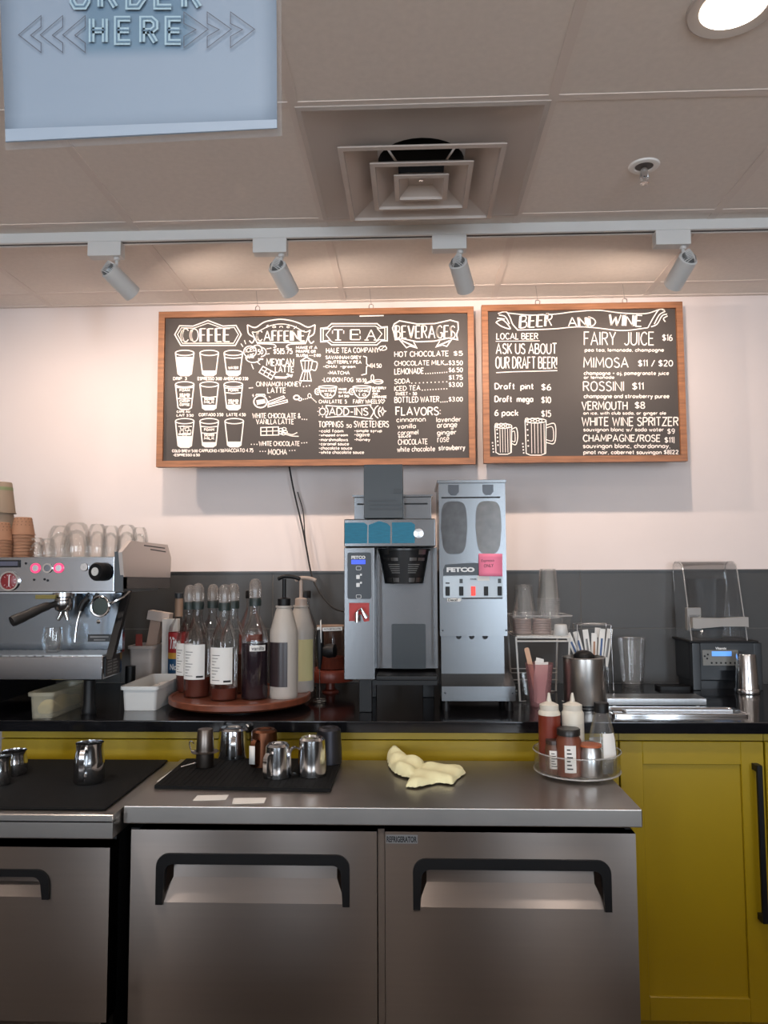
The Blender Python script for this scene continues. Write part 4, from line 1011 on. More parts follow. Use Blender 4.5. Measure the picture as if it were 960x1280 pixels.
# brew basket
cxb = (x(471)+x(539))/2; rt_, rb_ = (x(539)-x(471))/2, (x(531)-x(480))/2
MB().lathe([(.001, z(729)), (rb_, z(730)), (rb_*1.05, z(722)), (rt_*.97, z(688)), (rt_*1.02, z(687.5)), (rt_*1.02, z(685.5))], c=(cxb, .10, 0), seg=32, cap=False).build('brew_basket', mat('basket_black', C(34, 34, 35), .3), t)
bk = MB()
for a, s in ((-135, 1), (-45, 1), (-112, .8), (-68, .8)):
    for z0, z1, f0 in ((z(693), z(686.5), .98), (z(701), z(697), .92), (z(728), z(722.5), .80)):
        rr0 = rb_+(rt_-rb_)*(z0-z(730))/(z(688)-z(730))+.0015; rr1 = rb_+(rt_-rb_)*(z1-z(730))/(z(688)-z(730))+.0015
        if s < 1 and z1 > z(690): continue
        A = [math.radians(a+d2) for d2 in (-11*s, -4*s, 4*s, 11*s)]
        bk.rings([[(cxb+rr0*math.cos(q), .10+rr0*math.sin(q), z0) for q in A], [(cxb+rr1*math.cos(q), .10+rr1*math.sin(q), z1) for q in A]], False)
bk.build('basket_clip', M_SS, t)
tx = MB()
for side in (-1, 1):
    for k in range(5):
        zz = z(706+k*2.6); rr = rb_+(rt_-rb_)*(zz-z(730))/(z(688)-z(730))+.002
        A = [math.radians(-90+side*(10+q*(30-k*2))) for q in (0, .33, .66, 1)]
        tx.rings([[(cxb+rr*math.cos(q), .10+rr*math.sin(q), zz) for q in A], [(cxb+rr*math.cos(q), .10+rr*math.sin(q), zz+.0018) for q in A]], False)
tx.build('basket_print', mat('grey_print', C(120, 120, 120), .6), t)
MB().py(rrect(x(488), x(532.5), z(842), z(783.5), .004), .118, .131).build('splash_guard', mat('guard_dark', C(42, 48, 52), .25), t, smooth=30)
MB().box(x(469), x(546), .02, .34, z(852), z(846), .003).build('drip_tray', M_BLACK, t)
for a, yy in ((456, .02), (456, .30), (537, .30)):
    MB().box(x(a-8), x(a+8), yy, yy+.045, 0.0, z(849.5), .003).build('foot', M_BLACK, t)
MB().box(x(462), x(546), .03, .05, z(858), z(852)).build('front_foot_bar', M_BLACK, t)

# ================================================================== GRINDER
YG = 2.50
gx = lambda px: at(px, 740, YG).x; gz = lambda py: at(590, py, YG).z
og = gx(594)
t = thing('coffee_grinder', 'tall stainless double-hopper coffee grinder with pink note', 'coffee grinder', (og, YG, ZS))
x = lambda px: gx(px)-og; z = lambda py: gz(py)-ZS
M_SSG = mat('grinder_steel', C(118, 121, 124), .26, 1, aniso=.5, tang=(0, 0, 1), noise=.05, nscale=3, bump=.03, bscale=60)
bw = MB().px([(0.0, z(795)), (.0, z(604)), (.28, z(604)), (.28, z(795))], x(549.5), x(633.5)); bw.build('body', M_SSG, t, smooth=20)
MB().box(x(547.5), x(634.5), -.008, .285, z(604), z(600), .001, 1).build('lid', M_SSG, t)
MB().box(x(551.5), x(631.5), .055, .27, z(846), z(794.9)).build('rear_column', M_SSG, t)
MB().px([(-.035, z(874)), (-.035, z(856)), (.055, z(845)), (.25, z(845)), (.25, z(874))], x(550.5), x(640.5)).build('base_tray', M_SSG, t, smooth=20)
for a in (556, 634):
    for yy in (-.02, .2): MB().lathe([(.012, 0), (.012, .01), (.009, z(873.8))], c=(x(a), yy, 0), seg=14).build('foot', M_BLACK, t)
for a, b, cc in ((552, 585, C(74, 74, 76)), (595.5, 628, C(88, 82, 77))):
    poly = []
    for k in range(40):
        an = 2*PI*k/40; ex = abs(math.cos(an))**.55*math.copysign(1, math.cos(an)); ez = abs(math.sin(an))**.42*math.copysign(1, math.sin(an))
        zz = (627+692)/2-33*ez; wv = (b-a)/2*(1-.10*(ez*.5-.5 if ez < 0 else 0)**2-.05*abs(ez))
        poly.append((x((a+b)/2+wv*ex), z(zz)))
    MB().py(poly, -.004, -.0005).build('hopper_window', mat('bean_window_%d' % int(a), cc, .2, noise=.25, nscale=35, spec=.5), t, smooth=30)
    MB().py([(x(a+9.5), z(606)), (x(a+23), z(606)), (x(a+23), z(615)), (x(a+19.5), z(619)), (x(a+13), z(619)), (x(a+9.5), z(615))], -.0035, -.0005).build('hopper_latch', mat('latch_grey', C(70, 72, 76), .25, .6), t, smooth=20)
MB().box(x(553), x(627), -.002, -.0003, z(622.8), z(621)).build('lid_seam', M_BLACK, t)
ll = MB().py([(x(554.5), z(719)), (x(554.5), z(712)), (x(557), z(705.5)), (x(592), z(703.5)), (x(625), z(705.5)), (x(628), z(712)), (x(628), z(719))], -.003, -.0005).build('brand_strip', mat('strip_dark', C(38, 46, 54), .35), t, smooth=20)
tx = MB(); put_text(tx, 'FETCO', box_map((x(558.5), -.0036, z(715)), (x(593.5), -.0036, z(715)), (x(558.5), -.0036, z(709)), (x(593.5), -.0036, z(709))), .06)
tx.build('lettering', M_WHITEINK, ll, smooth=0)
cp = MB().py(rrect(x(554), x(628.5), z(747), z(720), .003), -.002, -.0003).build('control_panel', mat('panel_pale', C(176, 184, 190), .45, .3), t, smooth=0)
for a, on in ((559.5, 0), (576.5, 0), (591.5, 1), (607.5, 0), (624.5, 0)):
    MB().box(x(a-2.6), x(a+2.6), -.007, -.002, z(744.5), z(733), .001, 1).build('rocker_switch', mat('lit_red', C(226, 40, 22), .3, emit=1.2) if on else M_BLACK, cp)
for a in (576.5, 624.5): MB().box(x(a-2), x(a+2), -.003, -.0015, z(729), z(723.5)).build('indicator', M_DARKGREY, cp)
tx = MB(); put_text(tx, 'POWER', box_map((x(588), -.0026, z(725)), (x(596), -.0026, z(725)), (x(588), -.0026, z(723)), (x(596), -.0026, z(723))), .03)
tx.box(x(557), x(562), -.0026, -.0025, z(729.5), z(728)); tx.build('panel_print', M_INK, cp, smooth=0)
MB().box(x(577), x(628), -.003, -.0004, z(748.6), z(747)).build('panel_shadow_gap', M_BLACK, t)
dec = MB().py([(x(559), z(752)), (x(559), z(747.8)), (x(575), z(747.8)), (x(577), z(750)), (x(574), z(752))], -.0022, -.0006).build('handwritten_label', M_PAPER, t, smooth=0)
tx = MB(); put_text(tx, 'Decaf', box_map((x(560), -.0028, z(751.4)), (x(572), -.0028, z(751.4)), (x(560), -.0028, z(748.2)), (x(572), -.0028, z(748.2))), .02); tx.build('label_writing', M_INK, dec, smooth=0)
MB().box(x(597), x(612), -.0032, -.003, z(726), z(719.3)).build('small_white_mark', M_PAPER, t)
sc = MB()
for a in (553, 634-2): 
    sc.lathe([(.003, 0), (.003, .002), (.001, .0025)], c=(x(a), -.0001, z(788)), axis=(0, -1, 0), seg=10)
for a in (554.5, 637): sc.lathe([(.003, 0), (.003, .002), (.001, .0025)], c=(x(a), -.035, z(864)), axis=(0, -1, 0), seg=10)
sc.build('screw', M_DARKGREY, t)
for a in (574, 590.5, 607.5): MB().lathe([(.001, -.0), (.0085, 0), (.0085, .003), (.001, .003)], c=(x(a), .0545, z(797.5)), axis=(0, -1, 0), seg=18, cap=False).build('chute_hole', M_BLACK, t)
# pink sticky note
nt = MB(); a0, a1, b0, b1 = x(598.5), x(628), z(720), z(692)
rg = []
for k in range(7):
    s = k/6; rg.append([(a0+(a1-a0)*q+.001*s, -.0055-.006*(1-s)**2, b0+(b1-b0)*s-.0015*q) for q in (0, .5, 1)])
nt.rings(rg, False); no = nt.build('sticky_note', mat('pink_paper', C(240, 130, 160), .7), loc=(og, YG, ZS), smooth=60, solid=.0004)
tag(no, 'pink sticky note with handwriting stuck on the steel grinder', 'note')
tx = MB()
put_text(tx, 'Espresso', box_map((x(602), -.0072, z(703.5)), (x(618), -.0072, z(703)), (x(602), -.0066, z(699.5)), (x(618), -.0066, z(699))), 0)
put_text(tx, 'ONLY', box_map((x(605), -.0082, z(709.5)), (x(617), -.0082, z(709)), (x(605), -.0076, z(705.5)), (x(617), -.0076, z(705))), 0)
tx.build('handwriting', M_INK, no, smooth=0)

# ================================================================== ESPRESSO MACHINE
YE = 2.42
ex_ = lambda px, Y=YE: at(px, 720, Y).x; ez_ = lambda py, Y=YE: at(80, py, Y).z
EX = ex_(143); oe = EX-.36
t = thing('espresso_machine', 'polished steel two-group espresso machine at the left end of the worktop', 'espresso machine', (oe, YE, ZS))
x = lambda px, Y=YE: ex_(px, Y)-oe; z = lambda py, Y=YE: ez_(py, Y)-ZS
xl = x(143)-.74; zt_ = z(696)
MB().box(xl, x(143), 0, .02, z(740), zt_, .003).build('head_panel', M_MIRROR, t)
MB().box(xl, x(143)-.005, .02, .44, z(742), zt_-.002).build('boiler_housing', M_SS, t)
MB().box(xl, x(143)-.012, .11, .13, z(815, 2.53), z(742)).build('splash_panel', mat('splash_steel', C(142, 154, 166), .16, 1), t)
MB().box(xl, x(143)-.16, .131, .42, .10, z(742)-.0005).build('rear_housing', M_DARKGREY, t)
# side panel
xs_ = x(143)
MB().px([(-.004, z(740)), (-.004, z(690)), (.03, z(690)), (.03, z(740))], xs_+.0005, xs_+.030).build('side_bracket', M_DARKGREY, t, smooth=20)
pp = lambda px, py, X: (lambda d: ((X/d.x)*d.y-YE, CAMZ+(X/d.x)*d.z-ZS))(ray(px, py))
Xp = oe+xs_+.032
MB().px([pp(155, 721, Xp), pp(152.5, 690, Xp), pp(164, 676, Xp), pp(209.5, 681, Xp), pp(214, 697, Xp), pp(213, 722, Xp)], xs_+.020, xs_+.032).build('side_panel', mat('side_panel_steel', C(206, 196, 190), .45, .6), t, smooth=20)
MB().px([pp(155, 736, Xp), pp(155, 721.2, Xp), pp(213, 722.2, Xp), pp(213, 735, Xp)], xs_+.018, xs_+.030).build('side_trim', mat('side_trim_grey', C(88, 84, 82), .5), t, smooth=20)
sl = MB()
for a, b in (((180, 682.5), (206, 686)), ((188, 687.5), (207, 690.5))):
    (y0, z0), (y1, z1) = pp(*a, Xp), pp(*b, Xp); sl.px([(y0, z0), (y1, z1), (y1, z1+.004), (y0, z0+.004)], xs_+.0315, xs_+.033)
sl.build('vent_slot', M_BLACK, t)
MB().px([(-.035, z(822)), (.10, z(740)), (.125, z(740)), (-.01, z(822))], xs_-.010, xs_+.012).build('side_strut', M_BLACK, t, smooth=20)
# drip tray
YTr = -.06
xt = at(128, 835, YE+YTr).x-oe; zt0_, zt1_ = at(80, 850, YE+YTr).z-ZS, at(80, 819, YE+YTr).z-ZS
MB().box(xl, xt, YTr, .10, zt0_, zt1_-.004, .002, 1).build('drip_tray', M_MIRROR, t)
gr = MB()
for k in range(9): gr.box(xl+.004, xt-.004, YTr+.006+k*.0175, YTr+.014+k*.0175, zt1_-.004, zt1_)
for k in range(26): gr.box(xl+.01+k*.0265, xl+.016+k*.0265, YTr+.006, .154, zt1_-.004, zt1_-.001)
gr.build('tray_grate', M_SS, t)
pt = MB().box(xt+.0003, xt+.002, YTr+.02, YTr+.135, zt0_+.006, zt1_-.010).build('spec_plate', mat('plate_black', C(26, 26, 28), .4), t)
tx = MB()
for k in range(5): 
    tx.box(xt+.002, xt+.0025, YTr+.035, YTr+.07, zt0_+.014+k*.009, zt0_+.018+k*.009); tx.box(xt+.002, xt+.0025, YTr+.08, YTr+(.12 if k % 2 else .11), zt0_+.014+k*.009, zt0_+.018+k*.009)
tx.build('plate_print', mat('grey_print', C(120, 120, 120), .6), pt)
for a in (xl+.06, xt-.06):
    for yy in (-.01, .34): MB().lathe([(.022, 0), (.024, .01), (.018, .03), (.018, .104)], c=(a, yy, 0), seg=16).build('foot', M_BLACK, t)
MB().box(xl+.02, xt-.36, .0, .40, .03, zt0_-.0005).build('undertray', M_BLACK, t)
# front controls
def disc(name, px, py, r, m, y0=-.002, d=.006, rin=None, par=None):
    b = MB(); yy = y0
    if rin: b.lathe([(rin, 0), (rin, d), (r, d), (r, 0)], c=(x(px), yy, z(py)), axis=(0, -1, 0), seg=28, cap=False)
    else: b.lathe([(.001, 0), (r, 0), (r, d*.8), (r*.93, d), (.001, d)], c=(x(px), yy, z(py)), axis=(0, -1, 0), seg=28, cap=False)
    return b.build(name, m, par or t)
u = YE/FPX
dp = MB().box(x(-14), x(25), -.006, -.0005, z(709), z(699.5), .002, 1).build('display_bezel', M_BLACK, t)
MB().box(x(-12), x(23), -.0068, -.006, z(707), z(701.5)).build('display_screen', mat('dim_screen', C(86, 88, 104), .2), dp)
gg = disc('pressure_gauge', 12.5, 726, 12.5*u, M_CHROME, 0, .008, 10.5*u)
disc('gauge_face', 12.5, 726, 10.5*u, mat('gauge_red', C(128, 42, 46), .3), 0, .004, None, gg)
nd = MB(); 
for k in range(10):
    a = math.radians(-50+k*31); nd.box(-.0004, .0004, -.0049, -.0043, .017, .022); 
    new = [v for v in nd.bm.verts if not v.tag]; bmesh.ops.rotate(nd.bm, verts=new, cent=(0, 0, 0), matrix=Matrix.Rotation(a, 3, 'Y'))
    for v in new: v.co += Vector((x(12.5), 0, z(726))); v.tag = True
nd.box(x(12), x(13), -.0055, -.0045, z(733), z(718)); nd.build('gauge_mark', M_WHITEINK, gg, smooth=0)
M_PINKLED = mat('pink_lit_ring', C(250, 60, 110), .3, emit=.9)
for px, mm_ in ((44.5, M_PINKLED), (73.5, M_PINKLED), (59.5, M_CHROME)):
    b = disc('push_button', px, 710, 6.2*u, mm_, 0, .005, 4.2*u)
    disc('button_cap', px, 710, 4.2*u, M_SS if mm_ is not M_CHROME else mat('button_grey', C(110, 112, 116), .3, .8), 0, .004, None, b)
disc('small_button', 105.5, 709, 5*u, M_CHROME, 0, .006)
for px, py in ((32, 704), (43, 724.5), (56, 724), (60, 725.5)): disc('socket_screw', px, py, 1.5*u, M_BLACK, 0, .002)
kn = MB().lathe([(.001, 0), (11*u, 0), (11.5*u, .006), (11.5*u, .040), (10*u, .046), (.001, .046)], c=(x(131), .0, z(715)), axis=(-.30, -1, .02), seg=32, cap=False).build('steam_knob', M_BLACK, t)
kd = Vector((-.30, -1, .02)).normalized()
MB().lathe([(.001, 0), (5.2*u, 0), (5.2*u, .002), (.001, .002)], c=Vector((x(131), .0, z(715)))+kd*.046, axis=kd, seg=24, cap=False).build('knob_disc', M_WHITE, kn)
# group head, portafilter
def group(px):
    gx_ = x(px); gy = .035; zz = z(741)
    MB().lathe([(.001, z(762)), (.024, z(762)), (.026, z(758)), (.030, z(754)), (.030, z(748)), (.036, z(746)), (.036, zz)], c=(gx_, gy, 0), seg=32, cap=False).build('group_head', M_CHROME, t)
    pf = MB().lathe([(.010, z(766)), (.027, z(763)), (.031, z(757)), (.031, z(752)), (.029, z(752))], c=(gx_, gy, 0), seg=28, cap=True)
    pf.tube([(gx_-.006, gy, z(764)), (gx_-.010, gy-.002, z(770)), (gx_-.018, gy-.004, z(776))], [.009, .008, .006], 10).tube([(gx_+.006, gy, z(764)), (gx_+.010, gy-.002, z(770)), (gx_+.016, gy-.004, z(776))], [.009, .008, .006], 10)
    pf = pf.build('portafilter', M_CHROME, t)
    hd = [(gx_-.015, gy-.022, z(755)), (gx_-.040, gy-.060, z(759)), (gx_-.075, gy-.10, z(768)), (gx_-.098, gy-.128, z(773.5)), (gx_-.102, gy-.133, z(774.5))]
    MB().tube(bez(hd, 4), [.010]*3+[.014]*3+[.0155]*3+[.017]*2+[.0175]*2+[.016]*2+[.008]*2, 14).build('portafilter_handle', mat('handle_black', C(34, 32, 31), .45), pf)
group(75); group(-82)
MB().box(x(47), x(72), -.012, -.0005, z(748.5), z(743.5), .001, 1).build('yellow_tag', mat('yellow_tape', C(120, 108, 52), .6), t)
rg = MB().tube([(x(126)+.029*math.cos(a), .0, z(758)+.031*math.sin(a)) for a in [2*PI*i/28 for i in range(28)]], .0045, 8, True)
rg.tube([(x(126)-.02, .0, z(758)+.028), (x(118), .03, z(742))], .006)
rg.build('wand_ring', M_CHROME, t)
MB().lathe([(.001, 0), (.027, 0), (.027, .002), (.001, .002)], c=(x(126), .004, z(758)), axis=(0, -1, 0), seg=24, cap=False).build('ring_backing', mat('dark_mirror', C(70, 78, 76), .15, 1), t)
MB().lathe([(.001, -.007), (.005, -.005), (.007, 0), (.005, .005), (.001, .007)], c=(x(125), -.004, z(777)), seg=14, cap=False).build('wand_tip', M_CHROME, t)
sw = MB().tube(bez([(x(108), .02, z(742)), (x(106), .0, z(752)), (x(101), -.015, z(775)), (x(99), -.02, z(802))], 5), .0045, 10); sw.build('steam_wand', M_CHROME, t)
MB().tube(bez([(x(112), -.006, z(748)), (x(107), -.012, z(754)), (x(104), -.014, z(763))], 5), .010, 10).build('wand_grip', M_BLACK, t)
MB().tube(bez([(x(158), .03, z(740)), (x(152), .01, z(747)), (x(143), -.002, z(752)), (x(138), -.003, z(755))], 5), .004, 8).build('water_pipe', M_CHROME, t)
npl = MB().box(x(112, 2.53), x(141, 2.53), .106, .1095, z(802, 2.53), z(793, 2.53), .001, 1).build('nameplate', mat('plate_black', C(26, 26, 28), .4), t)
tx = MB().box(x(115, 2.53), x(138, 2.53), .1050, .1055, z(797, 2.53), z(795, 2.53)).box(x(120, 2.53), x(134, 2.53), .1050, .1055, z(800.5, 2.53), z(799, 2.53)); tx.build('plate_print', mat('grey_print', C(120, 120, 120), .6), npl)
MACH_TOP = ZS+zt_-.0015
# a drink glass on the grate
zg = ZS+zt1_+.0005; q = at(66, 800, 2.44); q.z = zg; r = 13*2.44/FPX
h = top_z(66, 784, q.y)-zg
t = thing('shot_glass', 'rounded clear glass cup standing on the espresso machine tray', 'glass', q)
MB().lathe([(.001, .001), (r*.6, 0), (r*.75, .004), (r, h*.45), (r*.86, h), (r*.82, h), (r*.95, h*.45), (r*.68, .008), (.001, .008)], seg=28, cap=False).build('bowl', M_GLASS, t)

# cups kept on the machine
ZMt = MACH_TOP
def kraft(name, r0, r1, h, mbody, label, group, band=None, dots=0):
    """upturned paper cup: rim r0 at z=0, base r1 at z=h"""
    t = thing(name, label, 'paper cup', (0, 0, -5), group)
    MB().lathe([(r0+.0015, 0), (r0+.0036, .0012), (r0+.0015, .0026), (r0, .0026), (r1, h-.003), (r1-.002, h), (r1-.003, h-.004), (.001, h-.004)], seg=28, cap=False).build('cup_body', mbody, t)
    if band:
        f = lambda zz: r0+(r1-r0)*zz/h+.0005
        MB().lathe([(f(band[0]), band[0]), (f(band[1]), band[1])], seg=28, cap=False).build('printed_band', M_GREENBAND, t)
    if dots:
        d = MB()
        for k in range(16):
            for zz in (.56, .74, .9):
                a = k*PI/8+zz*9; q = r0+(r1-r0)*zz+.0006
                d.lathe([(.001, 0), (.0016, 0), (.0016, .0003), (.001, .0003)], c=(q*math.cos(a), q*math.sin(a), h*zz), axis=(math.cos(a), math.sin(a), 0), seg=6)
        d.build('printed_dot', M_KRAFTDOT, t)
    return t
def stack(first, plain, x_, y_, z_, n, dz, toplab, restlab):
    for k in range(n):
        top = (k == n-1)
        o = dup(first if top else plain, (x_, y_, z_+k*dz), toplab if top else restlab)
    return o
tall = kraft('paper_cup', .0455, .031, .112, M_TAN, 'x', 'stacked tan paper cups', (.082, .094))
k1 = kraft('paper_cup', .040, .029, .062, M_KRAFT, 'x', 'stacked small kraft paper cups', dots=1)
k2 = kraft('paper_cup', .040, .029, .062, M_KRAFT, 'x', 'stacked small kraft paper cups')
yk = 2.585
zr = lambda py, Y: at(10, py, Y).z
n0 = 10
stack(tall, tall, at(2, 650, yk+.10).x, yk+.10, ZMt, 4, (zr(603, yk+.1)-.112-ZMt)/3*.999, 'topmost tan paper cup with a faded green band on the coffee machine', 'tan paper cup nested beneath the banded one on the coffee machine')
xk = at(0, 680, yk).x
stack(k1, k2, xk, yk, ZMt, 7, (zr(653, yk)-.062-ZMt)/6, 'top cup of the kraft stack cut by the left picture edge', 'small kraft cup inside the stack cut by the left picture edge')
xk2 = at(21, 680, yk+.02).x+.004
stack(k1, k2, xk2, yk+.05, ZMt, 8, (zr(647, yk+.05)-.062-ZMt)/7, 'top cup of the kraft stack standing next to the glass mugs', 'small kraft cup inside the stack standing next to the glass mugs')
for o in (tall, k1, k2):
    for ch in list(o.children): bpy.data.objects.remove(ch)
    bpy.data.objects.remove(o)
# glass mugs upside down
def glass_mug(px, w, pyt, Y, label):
    c = Vector((at(px, 690, Y).x, Y, ZMt)); r = w/2*Y/FPX; h = at(px, pyt, Y).z-ZMt
    t = thing('glass_mug', label, 'glass mug', c, 'upturned double-wall glass cups on the machine')
    MB().lathe([(r*.93, 0), (r, .012), (r*.99, h*.35), (r*.86, h*.72), (r*.66, h*.93), (r*.5, h*.995), (.001, h)], seg=30, cap=False).build('outer_wall', M_GLASS, t)
    MB().lathe([(r*.93, .0), (r*.82, .012), (r*.80, h*.3), (r*.66, h*.6), (r*.35, h*.76), (.001, h*.8)], seg=28, cap=False).build('inner_wall', M_GLASS, t)
glass_mug(95, 38, 653, 2.52, 'largest upturned glass cup at the front of the machine top')
glass_mug(75, 34, 657, 2.66, 'upturned glass cup just behind and left of the largest one')
glass_mug(121, 28, 655, 2.60, 'upturned glass cup just right of the largest one')
glass_mug(138, 26, 657, 2.70, 'upturned glass cup behind, middle of the right-hand group')
glass_mug(158, 30, 656, 2.60, 'upturned glass cup nearest the white side panel')
glass_mug(174, 24, 659, 2.74, 'upturned glass cup rearmost, over the white side panel')
glass_mug(59, 24, 673, 2.52, 'low upturned glass cup beside the largest glass cup')
glass_mug(46, 22, 672, 2.62, 'low upturned glass cup beside the kraft paper cups')

# ================================================================== BINS AT THE LEFT
def bin_(name, label, cat, x0, x1, y0, y1, h, m, group=None, rim=.004, taper=.006):
    cx, cy = (x0+x1)/2, (y0+y1)/2; w, d = (x1-x0)/2, (y1-y0)/2
    t = thing(name, label, cat, (cx, cy, ZS), group)
    R = lambda w_, d_, z_: [(a, b, z_) for a, b in rrect(-w_, w_, -d_, d_, .012, 4)]
    MB().rings([R(w-taper, d-taper, .0005), R(w-.002, d-.002, h-.012), R(w+rim, d+rim, h-.011), R(w+rim, d+rim, h), R(w-.003, d-.003, h), R(w-.005, d-.005, h-.01), R(w-taper-.003, d-taper-.003, .004)], True, True, True).build('tub', m, t, smooth=35)
    return t
zr_ = lambda py, Y: at(150, py, Y).z-ZS
y0 = onz(172, 889, ZS).y
wb = bin_('storage_bin', 'white open plastic bin on the worktop beside the syrup bottles', 'bin', at(151, 880, y0).x, at(196, 880, y0).x, y0, y0+.30, zr_(858, y0), M_WHITE)
t = MB().lathe([(.001, 0), (.030, .004), (.032, .008), (.001, .012)], c=(0, 0, 0), seg=24, cap=False); 
o = t.build('scoop', M_PAPER, loc=(wb.location.x+.02, wb.location.y+.10, ZS+.045)); tag(o, 'pale round lid lying inside the white open bin', 'lid')
o.scale = (1.2, 1.5, 1)
# put something under it so that it rests: folded napkins
o2 = MB().box(-.045, .045, -.12, .12, 0, .0395, .004).build('paper_napkin', M_PAPER, loc=(wb.location.x, wb.location.y+.02, ZS+.0045)); tag(o2, 'folded white napkins filling the white open bin', 'napkins')
y0 = onz(50, 899, ZS).y
yb = bin_('food_container', 'milky plastic container with a yellow cloth under the machine', 'container', at(35, 890, y0).x, at(66, 890, y0).x, y0, y0+.26, zr_(866, y0), M_MILKY)
cb = MB(); w = .028
rg = []
for k in range(13):
    yy = -.11+.018*k; hh = .036+.016*math.sin(k*1.1)
    rg.append([(-w, yy, .006), (-w*.9, yy, hh*.8), (-w*.3, yy+.006, hh+.008*math.sin(k*2.)), (w*.4, yy-.004, hh+.006), (w*.9, yy, hh*.7+.006), (w, yy, .006)])
cb.rings(rg, True, True, True)
o = cb.build('cleaning_cloth', mat('yellow_cloth', C(206, 186, 108), .9, bump=.4, bscale=300), loc=(yb.location.x, yb.location.y, ZS), smooth=80)
md = o.modifiers.new('s', 'SUBSURF'); md.levels = md.render_levels = 1
tag(o, 'bunched yellow cloth inside the milky plastic container', 'cloth')
# rear bin with carton
yb0 = 2.86
rb = bin_('storage_bin', 'pale grey bin behind the espresso machine holding a tilted carton', 'bin', at(160, 830, yb0).x, at(190, 830, yb0).x, yb0, yb0+.14, .165, mat('bin_grey', C(178, 168, 162), .5))
cc = rb.location
t = thing('carton', 'pale cardboard carton leaning out of the grey rear bin', 'carton', (cc.x-.006, cc.y+.02, ZS+.012))
t.rotation_euler = (0, math.radians(9), 0)
MB().box(-.020, .020, -.022, .022, 0, .245, .001, 1).build('carton_body', mat('carton_card', C(176, 152, 138), .8), t)
MB().box(-.034, .05, -.026, .026, .2452, .28, .002).build('carton_lid', mat('carton_lid_white', C(206, 192, 184), .7), t)
t = thing('snack_packet', 'small red packet standing in the grey rear bin', 'packet', (cc.x-.018, cc.y-.035, ZS+.006))
MB().rings([[(-.011, -.003, 0), (.011, -.003, 0), (.011, .003, 0), (-.011, .003, 0)], [(-.012, -.009, .09), (.012, -.009, .09), (.012, .009, .09), (-.012, .009, .09)], [(-.012, -.0015, .20), (.012, -.0015, .20), (.012, .0015, .20), (-.012, .0015, .20)]], True, True, True).build('wrapper', mat('red_wrapper', C(142, 58, 50), .5), t)
# red-label bottle and white box
Yr = 2.84
cx_ = at(223, 800, Yr).x
t = thing('liquor_bottle', 'clear bottle with red, yellow and blue label behind the syrups', 'bottle', (cx_, Yr, ZS))
H = at(224, 741, Yr).z-ZS; r = .036
MB().lathe([(.001, .001), (r*.95, 0), (r, .006), (r, H*.60), (r*.93, H*.66), (r*.40, H*.74), (r*.36, H*.93), (.001, H*.93)], seg=28, cap=False).build('glass_body', M_GLASS, t)
MB().lathe([(r*.41, H*.76), (r*.41, H*.945), (.001, H*.945)], seg=20, cap=False).build('neck_foil', mat('tan_foil', C(150, 124, 104), .5), t)
MB().lathe([(r*.44, H*.946), (r*.44, H-.001), (r*.40, H), (.001, H)], seg=20, cap=False).build('cap', M_DARKGREY, t)
for z0, z1, cc_ in ((.40, .60, C(150, 34, 36)), (.34, .40, C(196, 150, 60)), (.16, .34, C(28, 74, 112))):
    MB().lathe([(r+.0006, H*z0), (r+.0006, H*z1)], seg=28, cap=False).build('label_print', mat('label_%d' % int(z0*100), cc_, .5), t)
tx = MB()
def on_cyl(r_, a0, a1, z0, z1): return lambda u, v: (r_*math.cos(math.radians(a0+(a1-a0)*u)), r_*math.sin(math.radians(a0+(a1-a0)*u)), z0+(z1-z0)*v)
put_text(tx, 'Tito', on_cyl(r+.0012, -130, -60, H*.44, H*.56), .03, shear=.1); put_text(tx, 'No', on_cyl(r+.0012, -122, -80, H*.23, H*.29), .02)
tx.build('label_lettering', M_WHITEINK, t, smooth=0)
o = MB().box(-.03, .03, 0, .03, 0, at(212, 774, Yr+.05).z-ZS, .001, 1).build('cardboard_box', M_PAPER, loc=(at(212, 800, Yr+.06).x, Yr+.06, ZS)); tag(o, 'plain white upright box behind the red-labelled bottle', 'box')

